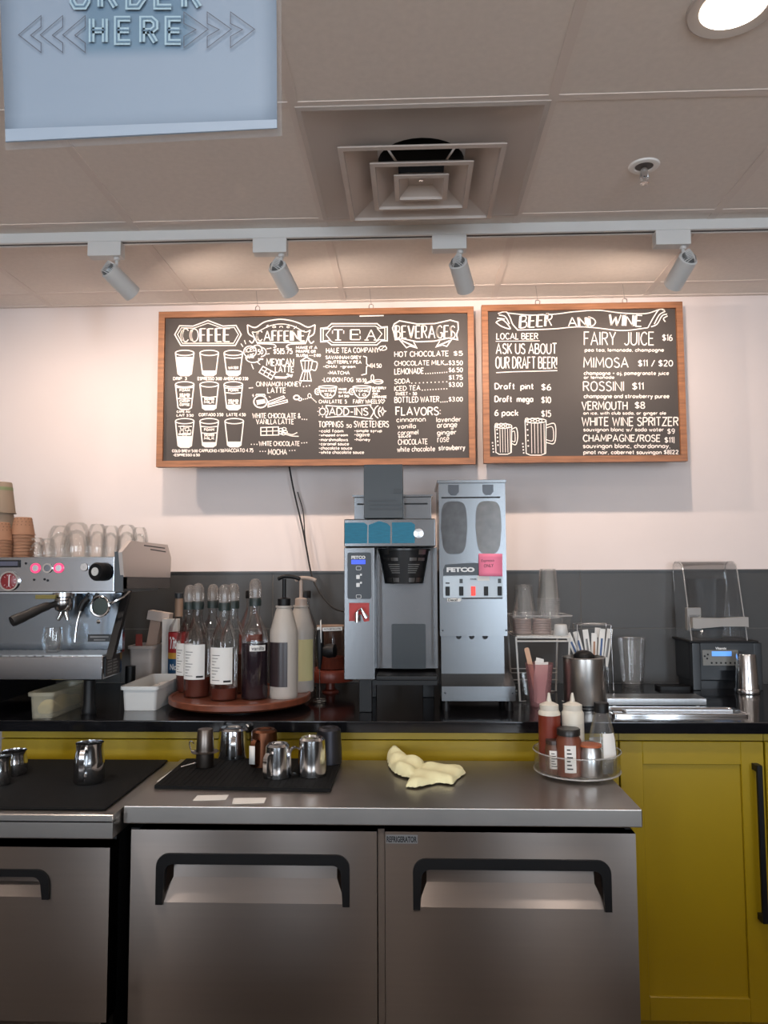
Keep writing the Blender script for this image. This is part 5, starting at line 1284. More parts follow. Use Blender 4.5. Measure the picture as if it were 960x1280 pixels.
# ================================================================== SYRUP TURNTABLE
LY = 2.565; LX = at(301, 870, LY).x; LR = .232
t = thing('wooden_turntable', 'round reddish wooden turntable carrying the syrup bottles', 'turntable', (LX, LY, ZS))
MB().lathe([(.12, 0), (.12, .012), (.001, .012)], seg=40, cap=False).build('swivel_base', M_BLACK, t)
MB().lathe([(.001, .0125), (LR-.012, .0125), (LR, .020), (LR, .036), (LR-.003, .039), (LR-.010, .038), (LR-.012, .034), (.001, .034)], seg=64, cap=False).build('plate', M_REDWOOD, t)
ZL = ZS+.0345
M_CAPG = mat('dark_green_cap', C(32, 44, 44), .4)
M_SIL = glass('clear_rubber', (.84, .80, .77, 1), .2, .35, .22, (.5, .45, .42, 1))
_lc = {}
def syrup(px, pyb, label, liq, lvl, labelspec, w=34, pyt=729, capm=None, cover=True, depth=None, lab_txt=None, z=None):
    if depth is None: q, r = spot(px, pyb, ZL, w)
    else: q = Vector((at(px, 850, depth).x, depth, z or ZL)); r = .041
    r = .0435
    H = at(px, pyt, q.y).z-q.z
    t = thing('syrup_bottle', label, 'syrup bottle', q, 'flavour syrup bottles on the turntable')
    hb = H*.80 if cover else H*.93
    prof = [(.001, .001), (r*.94, 0), (r, .006), (r, hb*.58), (r*.98, hb*.63), (r*.86, hb*.70), (r*.60, hb*.785), (r*.43, hb*.84), (r*.37, hb*.88), (r*.36, hb)]
    MB().lathe(prof, seg=32, cap=False).build('glass_body', M_GLASS, t)
    zl = hb*lvl; lp = [(.001, .003), (r*.92, .003), (r*.95, .008), (r*.95, min(zl, hb*.58)), (.001, min(zl, hb*.58))]
    MB().lathe(lp, seg=28, cap=False).build('syrup', liq, t)
    MB().lathe([(r*.45, hb-.012), (r*.45, hb+.012), (r*.40, hb+.016), (.001, hb+.016)], seg=20, cap=False).build('cap', capm or M_CAPG, t)
    if cover:
        MB().lathe([(r*.44, hb+.013), (r*.47, H*.9), (r*.42, H*.96), (r*.28, H*.99), (.001, H)], seg=22, cap=False).build('spout_cover', M_SIL, t)
    if labelspec:
        z0, z1, a0, a1 = labelspec; L = MB(); rr = r+.0006; A = [math.radians(a0+(a1-a0)*i/14) for i in range(15)]
        L.rings([[(rr*math.cos(a), rr*math.sin(a), zz) for a in A] for zz in (hb*z0, hb*z1)], False); lo = L.build('label_print', M_PAPER, t)
        s = MB(); rr += .0006
        if lab_txt: put_text(s, lab_txt, on_cyl(rr, a0+8, a1-8, hb*z0+.003, hb*z1-.003), .01)
        else:
            for k in range(9):
                zz = hb*z0+(hb*(z1-z0))*(.1+.085*k); i1 = 8-(k*3 % 4)
                s.rings([[(rr*math.cos(a), rr*math.sin(a), z_) for a in A[2:i1]] for z_ in (zz, zz+.0016)], False)
            s.rings([[(rr*math.cos(a), rr*math.sin(a), z_) for a in A[9:14]] for z_ in (hb*z0+.006, hb*z0+.012)], False)
        s.build('label_lines', M_INK, lo, smooth=0)
    return t
liq = lambda n, c_: mat('syrup_'+n, c_, .15, coat=.3)
LIGHTRED = liq('amber', C(92, 44, 34)); DARK = liq('dark', C(42, 30, 36)); PINK = liq('rose', C(136, 72, 60)); BROWN = liq('brown', C(78, 42, 30))
syrup(246, 873, 'clear syrup bottle with white label, front left of the turntable', LIGHTRED, .22, (.20, .58, -146, -42))
syrup(279.5, 877, 'clear syrup bottle with white label, second along the front', LIGHTRED, .13, (.18, .57, -148, -40), pyt=730)
syrup(318, 876, 'syrup bottle of dark liquid with a thin white name strip, front centre', DARK, .58, (.50, .56, -100, -30), w=38, pyt=723, lab_txt='vanilla')
syrup(236, 864, 'nearly empty syrup bottle behind the front left one', LIGHTRED, .3, (.2, .57, -150, -60), pyt=731, depth=2.635)
syrup(265, 0, 'capped syrup bottle in the second row behind the labelled pair', BROWN, .4, None, pyt=730, depth=2.71)
syrup(291, 0, 'syrup bottle with dark collar in the second row', BROWN, .45, None, pyt=729, depth=2.60)
syrup(313, 0, 'syrup bottle of rosy liquid with a bare black cap, rear centre', PINK, .58, None, pyt=735, depth=2.705, capm=M_BLACK, cover=False)
syrup(382, 0, 'clear black-capped bottle standing behind the pump jugs, off the turntable', liq('pale', C(120, 96, 84)), .3, None, pyt=735, depth=2.96, z=ZS, capm=M_BLACK, cover=False)
M_JUG = mat('jug_plastic', C(176, 168, 160), .4)
def jug(px, pyb, label, depth, pyt, pump, panel, panelcol):
    if depth: q = Vector((at(px, 850, depth).x, depth, ZL))
    else: q, _ = spot(px, pyb, ZL, 40)
    r = .0455; H = at(px, pyt, q.y).z-ZL
    t = thing('sauce_jug', label, 'sauce jug', q, 'pump jugs on the turntable')
    hb = H*.76
    MB().lathe([(.001, .001), (r*.96, 0), (r, .008), (r, hb*.68), (r*.98, hb*.72), (r*.62, hb*.92), (r*.52, hb*.96), (r*.60, hb*.965), (r*.60, hb*.985), (.001, hb*.985)], seg=32, cap=False).build('jug_body', M_JUG, t)
    a0, a1 = panel; L = MB(); rr = r+.0008; A = [math.radians(a0+(a1-a0)*i/12) for i in range(13)]
    L.rings([[(rr*math.cos(a), rr*math.sin(a), zz) for a in A] for zz in (hb*.13, hb*.60)], False); L.build('label_print', panelcol, t)
    MB().lathe([(r*.46, hb*.985), (r*.46, hb*1.06), (r*.3, hb*1.07), (r*.14, hb*1.075), (r*.14, H-.012)], seg=20, cap=True).build('pump_collar', pump, t)
    pm = MB().tube(bez([(-r*.45, .004, H-.012), (0, 0, H-.004), (r*.7, -.004, H-.006), (r*1.15, -.006, H-.013)], 5), .0065, 10); pm.build('pump_head', pump, t)
    return t
jug(354.5, 875, 'pump jug with black pump and dark label window, front right', None, 719, M_BLACK, (-158, -66), mat('jug_window_dark', C(48, 38, 40), .3))
jug(376, 0, 'pump jug with white pump and pale yellow label, behind the black-pump jug', 2.645, 721, mat('cream_pump', C(176, 158, 146), .45), (-92, -20), mat('pale_yellow_label', C(206, 194, 142), .6))

# milk frother on stand
q = onz(399, 879, ZS)
t = thing('milk_frother', 'black handheld milk frother hung on a thin wire stand', 'milk frother', (q.x, q.y+.012, ZS))
Yf = q.y+.012; z = lambda py: at(399, py, Yf).z-ZS; xx = lambda px: at(px, 840, Yf).x-q.x
b = MB()
for k, r in ((0, .022), (1, .020)): b.tube([(r*math.cos(a), r*math.sin(a), .0035+.006*k) for a in [2*PI*i/24 for i in range(24)]], .0018, 6, True)
b.tube([(-.021, 0, .005), (.021, 0, .005)], .0016).build('stand_base', M_CHROME, t)
MB().tube([(0, 0, .005), (0, 0, z(836))], .0016).build('rod', M_CHROME, t)
MB().lathe([(.004, z(836)), (.007, z(830)), (.0135, z(812)), (.0135, z(800)), (.0115, z(790)), (.008, z(787)), (.001, z(786.5))], seg=20, cap=False).build('handle', M_BLACK, t)
MB().lathe([(.001, 0), (.006, .002), (.0075, .007), (.006, .012), (.001, .014)], c=(-.003, 0, z(788.5)), seg=14, cap=False).build('knob', M_WHITE, t)
MB().lathe([(.001, 0), (.020, .004), (.0245, .020), (.022, .042), (.001, .048)], c=(xx(404), .004, z(814)), axis=(1, -.25, .06), seg=22, cap=False).build('motor_pod', M_BLACK, t)
w = MB().tube([(-.016, .004, z(838)), (-.016, .004, z(803)), (.0, .012, z(803)), (.014, .004, z(804))], .0014, 6); w.build('wire_holder', M_CHROME, t)
MB().quad((.004, -.012, z(803)), (.009, -.012, z(803)), (.006, -.012, z(774)), (.002, -.012, z(776))).build('thin_blade', M_WHITE, t, solid=.001)
lb = MB().py([(xx(403), z(789)), (xx(403), z(784.5)), (xx(428), z(783.5)), (xx(428), z(788))], -.003, -.001).build('name_strip', M_PAPER, t, smooth=0)
tx = MB(); put_text(tx, 'FROTH BEFORE LATTES', box_map((xx(405), -.0036, z(787.6)), (xx(426), -.0036, z(787)), (xx(405), -.0036, z(785.4)), (xx(426), -.0036, z(784.8))), .02); tx.build('strip_writing', M_INK, lb, smooth=0)

# red riser with a jar, behind the frother
Yc = 2.84; q = Vector((at(413, 850, Yc).x, Yc, ZS))
z = lambda py: at(413, py, Yc).z-ZS
t = thing('wooden_riser', 'small red-brown wooden riser behind the milk frother', 'riser', q)
MB().lathe([(.001, z(850)), (.086, z(850)), (.09, z(846)), (.09, z(839)), (.086, z(836)), (.001, z(836))], seg=40, cap=False).build('top', M_TERRA, t)
MB().lathe([(.032, 0), (.030, .006), (.018, .012), (.016, z(852)), (.030, z(850.2))], seg=20, cap=True).build('pedestal', M_TERRA, t)
t = thing('storage_jar', 'brownish glass jar with a flat wooden lid on the red riser', 'jar', (q.x+.005, q.y, ZS+z(836)+.0005))
h = at(413, 786, Yc).z-at(413, 836, Yc).z
MB().lathe([(.001, .001), (.052, 0), (.055, .005), (.055, h*.9), (.05, h)], seg=30, cap=False).build('jar_body', glass('brown_glass', (.78, .68, .63, 1), .05, .3, .14, C(120, 80, 66)), t)
MB().lathe([(.001, .003), (.05, .003), (.05, h*.3), (.001, h*.32)], seg=28, cap=False).build('contents', mat('jar_contents', C(136, 66, 48), .7), t)
MB().lathe([(.001, h), (.056, h), (.056, h+.012), (.001, h+.013)], seg=30, cap=False).build('lid', mat('jar_lid_tan', C(150, 128, 112), .6), t)
# cables
def cable(name, pts, r, m, label):
    P = [at(a, b, Y) for a, b, Y in pts]; o = Vector(P[0])
    tag(MB().tube([q-o for q in bez(P, 8)], r, 8).build(name, m, loc=o), label, 'cable')
cable('power_cable', [(361, 580, 3.03), (367, 612, 3.03), (377, 655, 3.03), (383, 685, 3.03), (389, 716, 3.02), (398, 738, 2.99), (414, 758, 2.95), (428, 764, 2.90), (440, 765, 2.86)], .0034, M_WIRE, 'black cable hanging from behind the menu board down to the brewer')
cable('power_cable', [(372, 615, 3.055), (379, 640, 3.055), (381, 668, 3.055), (384, 690, 3.055), (388, 712, 3.05)], .0022, M_WIRE, 'thin short black cable looping beside the longer one on the wall')

# ================================================================== RIGHT SIDE OF THE WORKTOP
# white wire rack
Yk0, Yk1 = 2.63, 2.85
def P(px, py, Y): return at(px, py, Y)
zk = P(670, 797, Yk0).z
xk0 = P(645, 800, Yk0).x; xk1 = P(712, 800, Yk0).x
t = thing('wire_rack', 'white wire shelf rack beside the grinder holding plastic cups', 'rack', (xk0, Yk0, ZS))
L = xk1-xk0; dz_ = zk-ZS; M_WW = mat('white_wire', C(196, 194, 190), .4)
f = MB(); r_ = .0035
f.tube([(0, 0, dz_), (L, 0, dz_), (L, Yk1-Yk0, dz_), (0, Yk1-Yk0, dz_)], r_, 8, True)
f.tube([(.004, -.002, dz_-.012), (L-.004, -.002, dz_-.012)], r_*.8)
for k in range(1, 14): f.tube([(L*k/14, 0, dz_), (L*k/14, Yk1-Yk0, dz_)], .0016, 6)
f.build('shelf_grid', M_WW, t)
MB().box(.004, L-.004, .002, Yk1-Yk0-.004, dz_+.0036, dz_+.006).build('shelf_liner', M_WW, t)
for xx_, yy in ((0, 0), (L, 0), (0, Yk1-Yk0), (L, Yk1-Yk0)):
    s = 1 if xx_ == 0 else -1
    MB().tube([(xx_, yy, dz_), (xx_+s*.010, yy, .0035), (xx_+s*.03, yy, .0035)], r_).build('leg', M_WW, t)
sf = MB()
for zz in (.07, .085, .045): sf.tube([(.006, Yk1-Yk0-.01, zz), (L-.006, Yk1-Yk0-.01, zz)], .002, 6)
sf.build('side_rail', M_WW, t)
ZK = ZS+dz_+.0062
# clear tray on it with sleeves
xa_, xb_ = P(641, 790, 2.64).x, P(712, 770, 2.70).x; ya_, yb_ = 2.645, 2.81
t = thing('clear_tray', 'clear plastic tray on the wire rack around the cup stacks', 'tray', ((xa_+xb_)/2, (ya_+yb_)/2, ZK))
w, d = (xb_-xa_)/2, (yb_-ya_)/2
R = lambda w_, d_, z_: [(a, b, z_) for a, b in rrect(-w_, w_, -d_, d_, .012, 4)]
MB().rings([R(w-.012, d-.012, .001), R(w-.002, d-.002, .064)], True, True, False).build('tray_wall', M_PLAST, t)
MB().tube([(a, b, .065) for a, b in rrect(-w, w, -d, d, .012, 4)], .002, 6, True).build('tray_rim', M_EDGE, t)
def ribbed(cx, cy, r, h, label):
    t = thing('lid_stack', label, 'cup lids', (cx, cy, ZK+.002), 'sleeves of cup lids in the clear tray')
    n = int(h/.0036); pr = [(.001, 0)]
    for k in range(n): pr += [(r, k*.0036), (r, k*.0036+.0022), (r*.955, k*.0036+.0026), (r*.955, k*.0036+.0034)]
    pr.append((.001, n*.0036)); MB().lathe(pr, seg=26, cap=False).build('lid_edge', mat('pinkish_lids', C(196, 172, 164), .45), t, smooth=20)
# individual plastic lids
def lids(px, w, n, label):
    Y = 2.70; r = w/2*Y/FPX; cx = P(px, 780, Y).x; o = None
    for k in range(n):
        if o is None:
            o = thing('cup_lid', label, 'cup lid', (cx, Y, ZK+.002), 'flat pinkish cup lids piled in the clear tray')
            MB().lathe([(.001, .0), (r*.9, 0), (r, .0006), (r, .0026), (r*.9, .0030), (.001, .0030)], seg=26, cap=False).build('lid_disc', mat('pinkish_lids', C(196, 172, 164), .45), o)
        else: dup(o, (cx, Y, ZK+.002+k*.0040))
lids(652.5, 23, 13, 'pinkish flat cup lid in the pile under the short cup stack')
lids(677, 23, 13, 'pinkish flat cup lid in the pile under the tall cup stack')
# stacks of clear cups upside down
def clearcup(r0, r1, h, label):
    t = thing('plastic_cup', label, 'plastic cup', (0, 0, -5), 'stacked clear plastic cups on the wire rack')
    MB().lathe([(r0+.001, .002), (r0, .004), (r1, h-.004), (r1-.002, h), (.001, h-.002)], seg=26, cap=False).build('cup_wall', M_PLAST, t)
    MB().tube([((r0+.0022)*math.cos(a), (r0+.0022)*math.sin(a), .002) for a in [2*PI*i/26 for i in range(26)]], .0013, 5, True).build('rolled_rim', M_EDGE, t)
    return t
pc = clearcup(.039, .030, .095, 'x'); Y = 2.70
zb1 = ZK+.002+13*.0040+.001
cx1 = P(655, 760, Y).x; ht = P(655, 731, Y).z
nS = 4; dz1 = max(.004, (ht-.095-zb1)/3)
dz1 = min(dz1, .012)
for k in range(nS): dup(pc, (cx1, Y, zb1+k*dz1), 'top clear cup of the short plastic cup stack' if k == nS-1 else 'clear cup within the short plastic cup stack')
cx2 = P(687, 760, Y+.0).x
pc2 = clearcup(.037, .028, .105, 'x')
ht2 = P(687, 711, Y).z; nS = 11; dz2 = (ht2-.105-zb1)/(nS-1)
for k in range(nS): dup(pc2, (cx2-.004, Y, zb1+k*dz2), 'top clear cup of the tall plastic cup stack' if k == nS-1 else 'clear cup within the tall plastic cup stack')
for o in (pc, pc2):
    for ch in list(o.children): bpy.data.objects.remove(ch)
    bpy.data.objects.remove(o)
t = thing('paper_bowl', 'small white upturned bowl at the right front of the rack shelf', 'bowl', (P(704, 785, 2.63).x-.004, 2.655, ZK))
MB().lathe([(.024, 0), (.0252, .002), (.021, .034), (.019, .036), (.001, .036)], seg=26, cap=False).build('bowl_body', M_WHITE, t)
# pink cup with napkins and sticks
q, r = spot(675, 884, ZS, 24); Yp = q.y; z = lambda py: at(675, py, Yp).z-ZS
t = thing('plastic_cup', 'pinkish clear plastic cup of napkins and a wooden stick', 'plastic cup', q)
MB().lathe([(.001, .001), (r*.98, 0), (r*1.0, .003), (r*1.42, z(830)), (r*1.46, z(829)), (r*1.40, z(829)), (r*.96, .005)], seg=28, cap=False).build('cup_wall', glass('pink_plastic', (.92, .76, .76, 1), .08, .3, .22, C(214, 168, 170)), t)
for k, (a, dx, ty, hh) in enumerate(((-.006, .012, .006, z(822)), (.006, -.006, -.004, z(826)), (-.002, .02, -.008, z(828)))):
    s = MB(); s.rings([[(a-.010, ty-.003, .010), (a+.012, ty-.002, .010), (a+.012, ty+.004, .010), (a-.010, ty+.003, .010)], [(a+dx*.5-.018, ty-.004, hh*.6), (a+dx*.5+.014, ty-.006, hh*.6), (a+dx*.5+.014, ty+.003, hh*.6), (a+dx*.5-.016, ty+.004, hh*.6)], [(a+dx-.014, ty-.002, hh), (a+dx+.010, ty-.003, hh-.006+.004*k), (a+dx+.010, ty+.002, hh-.006+.004*k), (a+dx-.014, ty+.002, hh)]], True, True, True)
    tag(s.build('paper_napkin', M_PAPER, loc=q), 'crumpled white napkin standing in the pinkish plastic cup', 'napkin', 'napkins in the pinkish cup')
o = MB().py(rrect(-.008, .008, 0, .125, .005), -.001, .001).build('wooden_stick', mat('birch_wood', C(206, 166, 138), .7), loc=(q.x-.002, q.y+.013, ZS+.012)); o.rotation_euler = (0, math.radians(-12), 0); o.scale.z = (z(810)-.012)/.125*1.02
tag(o, 'flat birch stirring stick rising from the pinkish plastic cup', 'stirrer')
# clear bin under the rack
t = thing('clear_bin', 'low clear plastic bin at the foot of the wire rack', 'bin', (xk0+.065, 2.73, ZS))
R = lambda w_, d_, z_: [(a, b, z_) for a, b in rrect(-w_, w_, -d_, d_, .01, 4)]
MB().rings([R(.028, .05, .001), R(.036, .058, .075), R(.039, .061, .076)], True, True, False).build('bin_wall', M_PLAST, t)
# steel canister
q, r = spot(731.5, 887, ZS, 52); z = lambda py: at(731, py, q.y).z-ZS
t = thing('steel_canister', 'cylindrical brushed steel canister behind the sauce caddy', 'canister', q)
h = z(821)
MB().lathe([(.001, .001), (r*.86, 0), (r*.88, .012), (r*.985, .013), (r, .016), (r, h-.002), (r*1.03, h), (r*.98, h+.001), (r*.96, h-.03), (.001, h-.03)], seg=44, cap=False).build('body', mat('canister_steel', C(198, 193, 188), .3, 1), t)
MB().lathe([(r*.80, .0005), (r*.875, .001), (r*.875, .0115)], seg=40, cap=False).build('base_ring', M_BLACK, t)
CQ, CR, CH = q, r, h
t = thing('scoop', 'round black scoop head resting inside the steel canister', 'scoop', (q.x+.002, q.y+.010, ZS+h-.029))
MB().lathe([(.001, 0), (.018, 0), (.034, .020), (.033, .034), (.024, .044), (.012, .049), (.001, .050)], seg=28, cap=False).build('scoop_bowl', M_BLACK, t)
# chrome wire packet holder behind it and sugar packets
Yh = q.y+r+.05; hx0, hx1 = P(722, 800, Yh).x, P(764, 800, Yh).x
z = lambda py: at(740, py, Yh).z-ZS
t = thing('packet_holder', 'chrome wire holder of sweetener packets behind the steel canister', 'packet holder', (hx0, Yh, ZS))
L = hx1-hx0; f = MB()
for yy in (0, .07): f.tube([(-.004, yy, .002), (0, yy, z(781)), (L, yy, z(781)), (L+.004, yy, .002)], .0022, 8)
for xx_ in (-.003, L+.003): f.tube([(xx_, 0, .003), (xx_, .07, .003)], .0022)
f.tube([(L+.004, 0, .003), (L+.02, -.01, .003)], .0022)
f.build('wire_frame', M_CHROME, t)
MB().box(0, L, .004, .066, z(838), z(836)).build('shelf_plate', M_PLAST, t)
zs_ = z(836)+.0005
M_BLUEP = mat('blue_print', C(70, 96, 140), .6)
def packet(px, tilt, hh, label, mprint, dx=0, yy=.02):
    t = thing('sugar_packet', label, 'sugar packet', (P(px, 820, Yh+yy).x, Yh+yy, ZS+zs_+.004), 'sweetener packets in the chrome wire holder'); t.rotation_euler = (0, math.radians(tilt), 0)
    w = .0095
    MB().rings([[(-w, -.0007, 0), (w, -.0007, 0), (w, .0007, 0), (-w, .0007, 0)], [(-w, -.0028, hh*.2), (w, -.0028, hh*.2), (w, .0028, hh*.2), (-w, .0028, hh*.2)], [(-w, -.0022, hh*.8), (w, -.0022, hh*.8), (w, .0022, hh*.8), (-w, .0022, hh*.8)], [(-w, -.0005, hh), (w, -.0005, hh), (w, .0005, hh), (-w, .0005, hh)]], True, True, True).build('packet_body', M_PAPER, t)
    MB().box(-w*.35, w*.35, -.0034, -.0030, hh*.25, hh*.75).build('printed_strip', mprint, t)
hk = z(790)-zs_
packet(727, -22, hk, 'blue-printed white packet leaning furthest left in the holder', M_BLUEP, yy=.012)
packet(731, -14, hk*1.0, 'white packet second from the left in the wire holder', M_BLUEP, yy=.022)
packet(737, -6, hk*1.02, 'white packet with its tip curled, left of the tan one', mat('grey_print', C(120, 120, 120), .6), yy=.034)
packet(742, 2, hk*.92, 'tan-striped packet in the middle of the wire holder', mat('tan_print', C(170, 130, 104), .7), yy=.030)
packet(744, 5, hk*1.06, 'grey-printed packet standing upright right of the tan one', mat('grey_print', C(120, 120, 120), .6), yy=.046)
packet(749, 6, hk*1.05, 'white packet second from the right in the wire holder', M_BLUEP, yy=.018)
packet(756, 9, hk*1.05, 'white packet leaning furthest right in the wire holder', mat('grey_print', C(120, 120, 120), .6), yy=.026)
# clear tumbler at the back
q, r = spot(791, 860, ZS, 26); h = at(791, 797.5, q.y).z-ZS
t = thing('plastic_tumbler', 'tall clear plastic tumbler standing alone before the dark tiles', 'tumbler', q)
MB().lathe([(.001, .001), (r*.98, 0), (r, .004), (r*1.02, .012), (r*1.32, h-.002), (r*1.38, h), (r*1.30, h-.003), (r*.98, .014), (.001, .008)], seg=32, cap=False).build('cup_wall', M_PLAST, t)
# stainless rinse pan
a0 = onz(766, 896, ZS); a1 = onz(936, 896, ZS); yb1 = 2.50
xp0, xp1 = a0.x, a1.x; yp0 = a0.y
t = thing('rinse_pan', 'shallow stainless rinse pan set on the worktop near the blender', 'pan', ((xp0+xp1)/2, (yp0+yb1)/2, ZS))
w, d = (xp1-xp0)/2, (yb1-yp0)/2
R = lambda w_, d_, z_: [(a, b, z_) for a, b in rrect(-w_, w_, -d_, d_, .012, 4)]
MB().rings([R(w, d, .0005), R(w, d, .007), R(w-.003, d-.003, .010), R(w-.014, d-.014, .010), R(w-.018, d-.018, .003)], True, True, True).build('pan_rim', M_CHROME, t)
MB().box(-w+.05, w-.035, -d+.035, -d+.040, .0035, .016).box(-w+.05, w-.035, -d+.040, d-.03, .0035, .008, .001, 1).build('grate', M_SS, t)
t = thing('steel_tray', 'flat steel tray behind the rinse pan', 'tray', ((P(758, 870, 2.56).x+P(882, 870, 2.56).x)/2, 2.60, ZS))
w = (P(882, 870, 2.56).x-P(758, 870, 2.56).x)/2
MB().box(-w, w, -.045, .05, .022, .026, .001, 1).box(-w, w, -.047, -.044, .004, .026, .001, 1).box(-w, w, .048, .051, .004, .026).build('tray_top', M_SS, t)
MB().box(-w+.02, -w+.03, -.04, .045, 0, .022).box(w-.03, w-.02, -.04, .045, 0, .022).build('tray_foot', M_SS, t)

# blender with sound hood
Yb = 2.886; ob = P(899, 800, Yb).x
x = lambda px, Y=Yb: P(px, 780, Y).x-ob; z = lambda py, Y=Yb: at(899, py, Y).z-ZS
t = thing('blender', 'black countertop blender with clear sound hood by the right picture edge', 'blender', (ob, Yb, ZS))
zt1 = z(803); bxl, bxr = x(864), x(951)
MB().box(bxl, bxr, .03, .185, .03, zt1-.002, .006).box(bxl, bxl+.03, 0, .03, 0.0, zt1-.002, .003).box(bxr-.03, bxr, 0, .03, 0.0, zt1-.002, .003).box(bxl+.0301, bxr-.0301, 0, .0299, z(838), zt1-.002).box(bxl+.01, bxr-.01, .05, .18, 0, .03).build('motor_base', mat('blender_black', C(30, 33, 37), .35), t)
MB().box(bxl-.012, bxr-.012, -.006, .18, zt1-.0015, zt1+.006, .002, 1).build('hood_seat', M_BLACK, t)
pn = MB().box(x(876.5), x(921), -.003, -.0002, z(832), z(812.5), .001, 1).build('control_panel', mat('panel_grey', C(112, 112, 108), .4), t)
MB().box(x(888), x(912.5), -.0045, -.003, z(820), z(814)).build('display', mat('pale_blue_display', C(92, 150, 226), .3, emit=.7), pn)
bt = MB()
for k in range(6): bt.lathe([(.001, 0), (.0036, 0), (.0036, .001), (.001, .001)], c=(x(887.5+5.8*k), -.003, z(828.5)), axis=(0, -1, 0), seg=10)
for a, b in ((879, 820), (883, 818), (882, 823)): bt.lathe([(.001, 0), (.0036, 0), (.0036, .001), (.001, .001)], c=(x(a), -.003, z(b)), axis=(0, -1, 0), seg=10)
bt.build('panel_button', M_BLACK, pn)
tx = MB(); put_text(tx, 'Vitamix', box_map((x(893), -.0009, z(812)), (x(907), -.0009, z(812)), (x(893), -.0009, z(808.8)), (x(907), -.0009, z(808.8))), .03); tx.build('lettering', M_WHITEINK, t, smooth=0)
# hood profile in (y,z): front leans back
xh0, xh1 = x(863), x(934.5)
zh = z(702, 2.98)
def hood(dx, z0, z1, yo): 
    pr = [(yo+.0, z0), (yo+.045, z0+(z1-z0)*.45), (yo+.085, z0+(z1-z0)*.86), (yo+.105, z0+(z1-z0)*.96), (yo+.135, z1), (yo+.205, z1), (yo+.232, z1-.012), (yo+.24, z1-.04), (yo+.225, z0+(z1-z0)*.6), (yo+.21, z0+(z1-z0)*.25), (yo+.208, z0)]
    return [(a*.75, b) for a, b in pr]
pr = hood(0, zt1+.0062, zh, 0)
cols = [(xh0, .0), (xh0+.006, 1), (xh1-.006, 1), (xh1, .0)]
hd = MB()
cyh = .09; czh = zt1
ins = lambda k: [(cyh+(a-cyh)*k, czh+(b-czh)*k) for a, b in pr]
rows = [[(xh0, a, b) for a, b in ins(.985)], [(xh0+.01, a, b) for a, b in pr], [(xh1-.01, a, b) for a, b in pr], [(xh1, a, b) for a, b in ins(.985)]]
hd.rings(rows, False); hd.bm.faces.new([hd.bm.verts.new(p_) for p_ in rows[0]]); hd.bm.faces.new([hd.bm.verts.new(p_) for p_ in rows[-1]])
hd = hd.build('sound_hood', M_HOOD, t, smooth=50)
for xx_ in (xh0+.003, xh1-.003): MB().tube([(xx_, a, b) for a, b in pr[:9]], .0022, 6).build('hood_edge', M_EDGE, hd)
hn = MB(); zb_, zt_2 = z(785), z(772)
hn.py([(xh0+.004, zb_), (xh0+.018, zb_-.002), (x(900), zb_+.006), (xh1-.012, zb_+.006), (xh1-.002, zb_+.003), (xh1-.002, zt_2+.002), (xh1-.03, zt_2+.002), (x(900), zt_2-.002), (xh0+.018, zt_2), (xh0+.004, zt_2)], -.014, .012)
hn.build('hood_handle', mat('handle_grey', C(150, 146, 142), .4), hd, smooth=30)
MB().box(xh0-.002, xh0+.05, .024, .05, z(789), z(760), .003).build('hinge_block', mat('hinge_grey', C(132, 130, 128), .4), hd)
jr = MB(); sqr = lambda s, z_: [(a+(xh0+xh1)/2, b+.105, z_) for a, b in rrect(-s, s, -s*.6, s*.6, .012, 4)]
jr.rings([sqr(.045, zt1+.0065), sqr(.048, zt1+.03), sqr(.062, zh-.08), sqr(.064, zh-.065)], True, True, True)
jr.build('blending_jug', mat('jug_smoky', C(70, 76, 80), .2, alpha=.55), t, smooth=30)
# steel shaker cup in front of the blender
q, r = spot(934.5, 869, ZS, 28); h = at(934, 817, q.y).z-ZS
t = thing('shaker_cup', 'polished steel shaker cup upturned before the blender', 'shaker', q)
MB().lathe([(.001, .001), (r*1.02, 0), (r*1.04, .003), (r*1.04, .016), (r, .018)], seg=36, cap=False).build('base_ring', M_CHROME, t)
MB().lathe([(r*.98, .018), (r*.97, .021), (r*.82, h-.005), (r*.78, h), (.001, h)], seg=36, cap=False).build('cup_body', M_CHROME, t)
# dark knife-like pad behind
o = MB().pz(rrect(-.06, .06, -.03, .03, .01), 0, .012).build('sink_stopper', M_BLACK, loc=(P(842, 855, 2.92).x, 2.93, ZS)); tag(o, 'flat black rubber pad beside the blender base', 'pad')

# ================================================================== ORDER SIGN
YO = .79
TL, TR, BR, BL = at(-3, -86, YO), at(345, -92, YO), at(346.5, 161, YO), at(7, 178, YO)
t = thing('order_sign', 'pale blue laminated order here sign hanging close to the viewer', 'sign', (BL+BR)/2)
og_ = (BL+BR)/2
M_SIGN = bpy.data.materials.new('sign_print'); M_SIGN.use_nodes = True
nt = M_SIGN.node_tree; N = nt.nodes; Lk = nt.links; bs = N['Principled BSDF']; bs.inputs['Roughness'].default_value = .6; bs.inputs['Specular IOR Level'].default_value = .25
tc = N.new('ShaderNodeTexCoord'); sep = N.new('ShaderNodeSeparateXYZ'); Lk.new(tc.outputs['Object'], sep.inputs[0])
def smooth_band(out, c_, hw2, soft):
    s = N.new('ShaderNodeMath'); s.operation = 'SUBTRACT'; s.inputs[1].default_value = c_; Lk.new(out, s.inputs[0])
    a = N.new('ShaderNodeMath'); a.operation = 'ABSOLUTE'; Lk.new(s.outputs[0], a.inputs[0])
    r = N.new('ShaderNodeMapRange'); r.interpolation_type = 'SMOOTHSTEP'; r.inputs['From Min'].default_value = hw2; r.inputs['From Max'].default_value = hw2+soft; r.inputs['To Min'].default_value = 1; r.inputs['To Max'].default_value = 0
    Lk.new(a.outputs[0], r.inputs['Value']); return r.outputs[0]
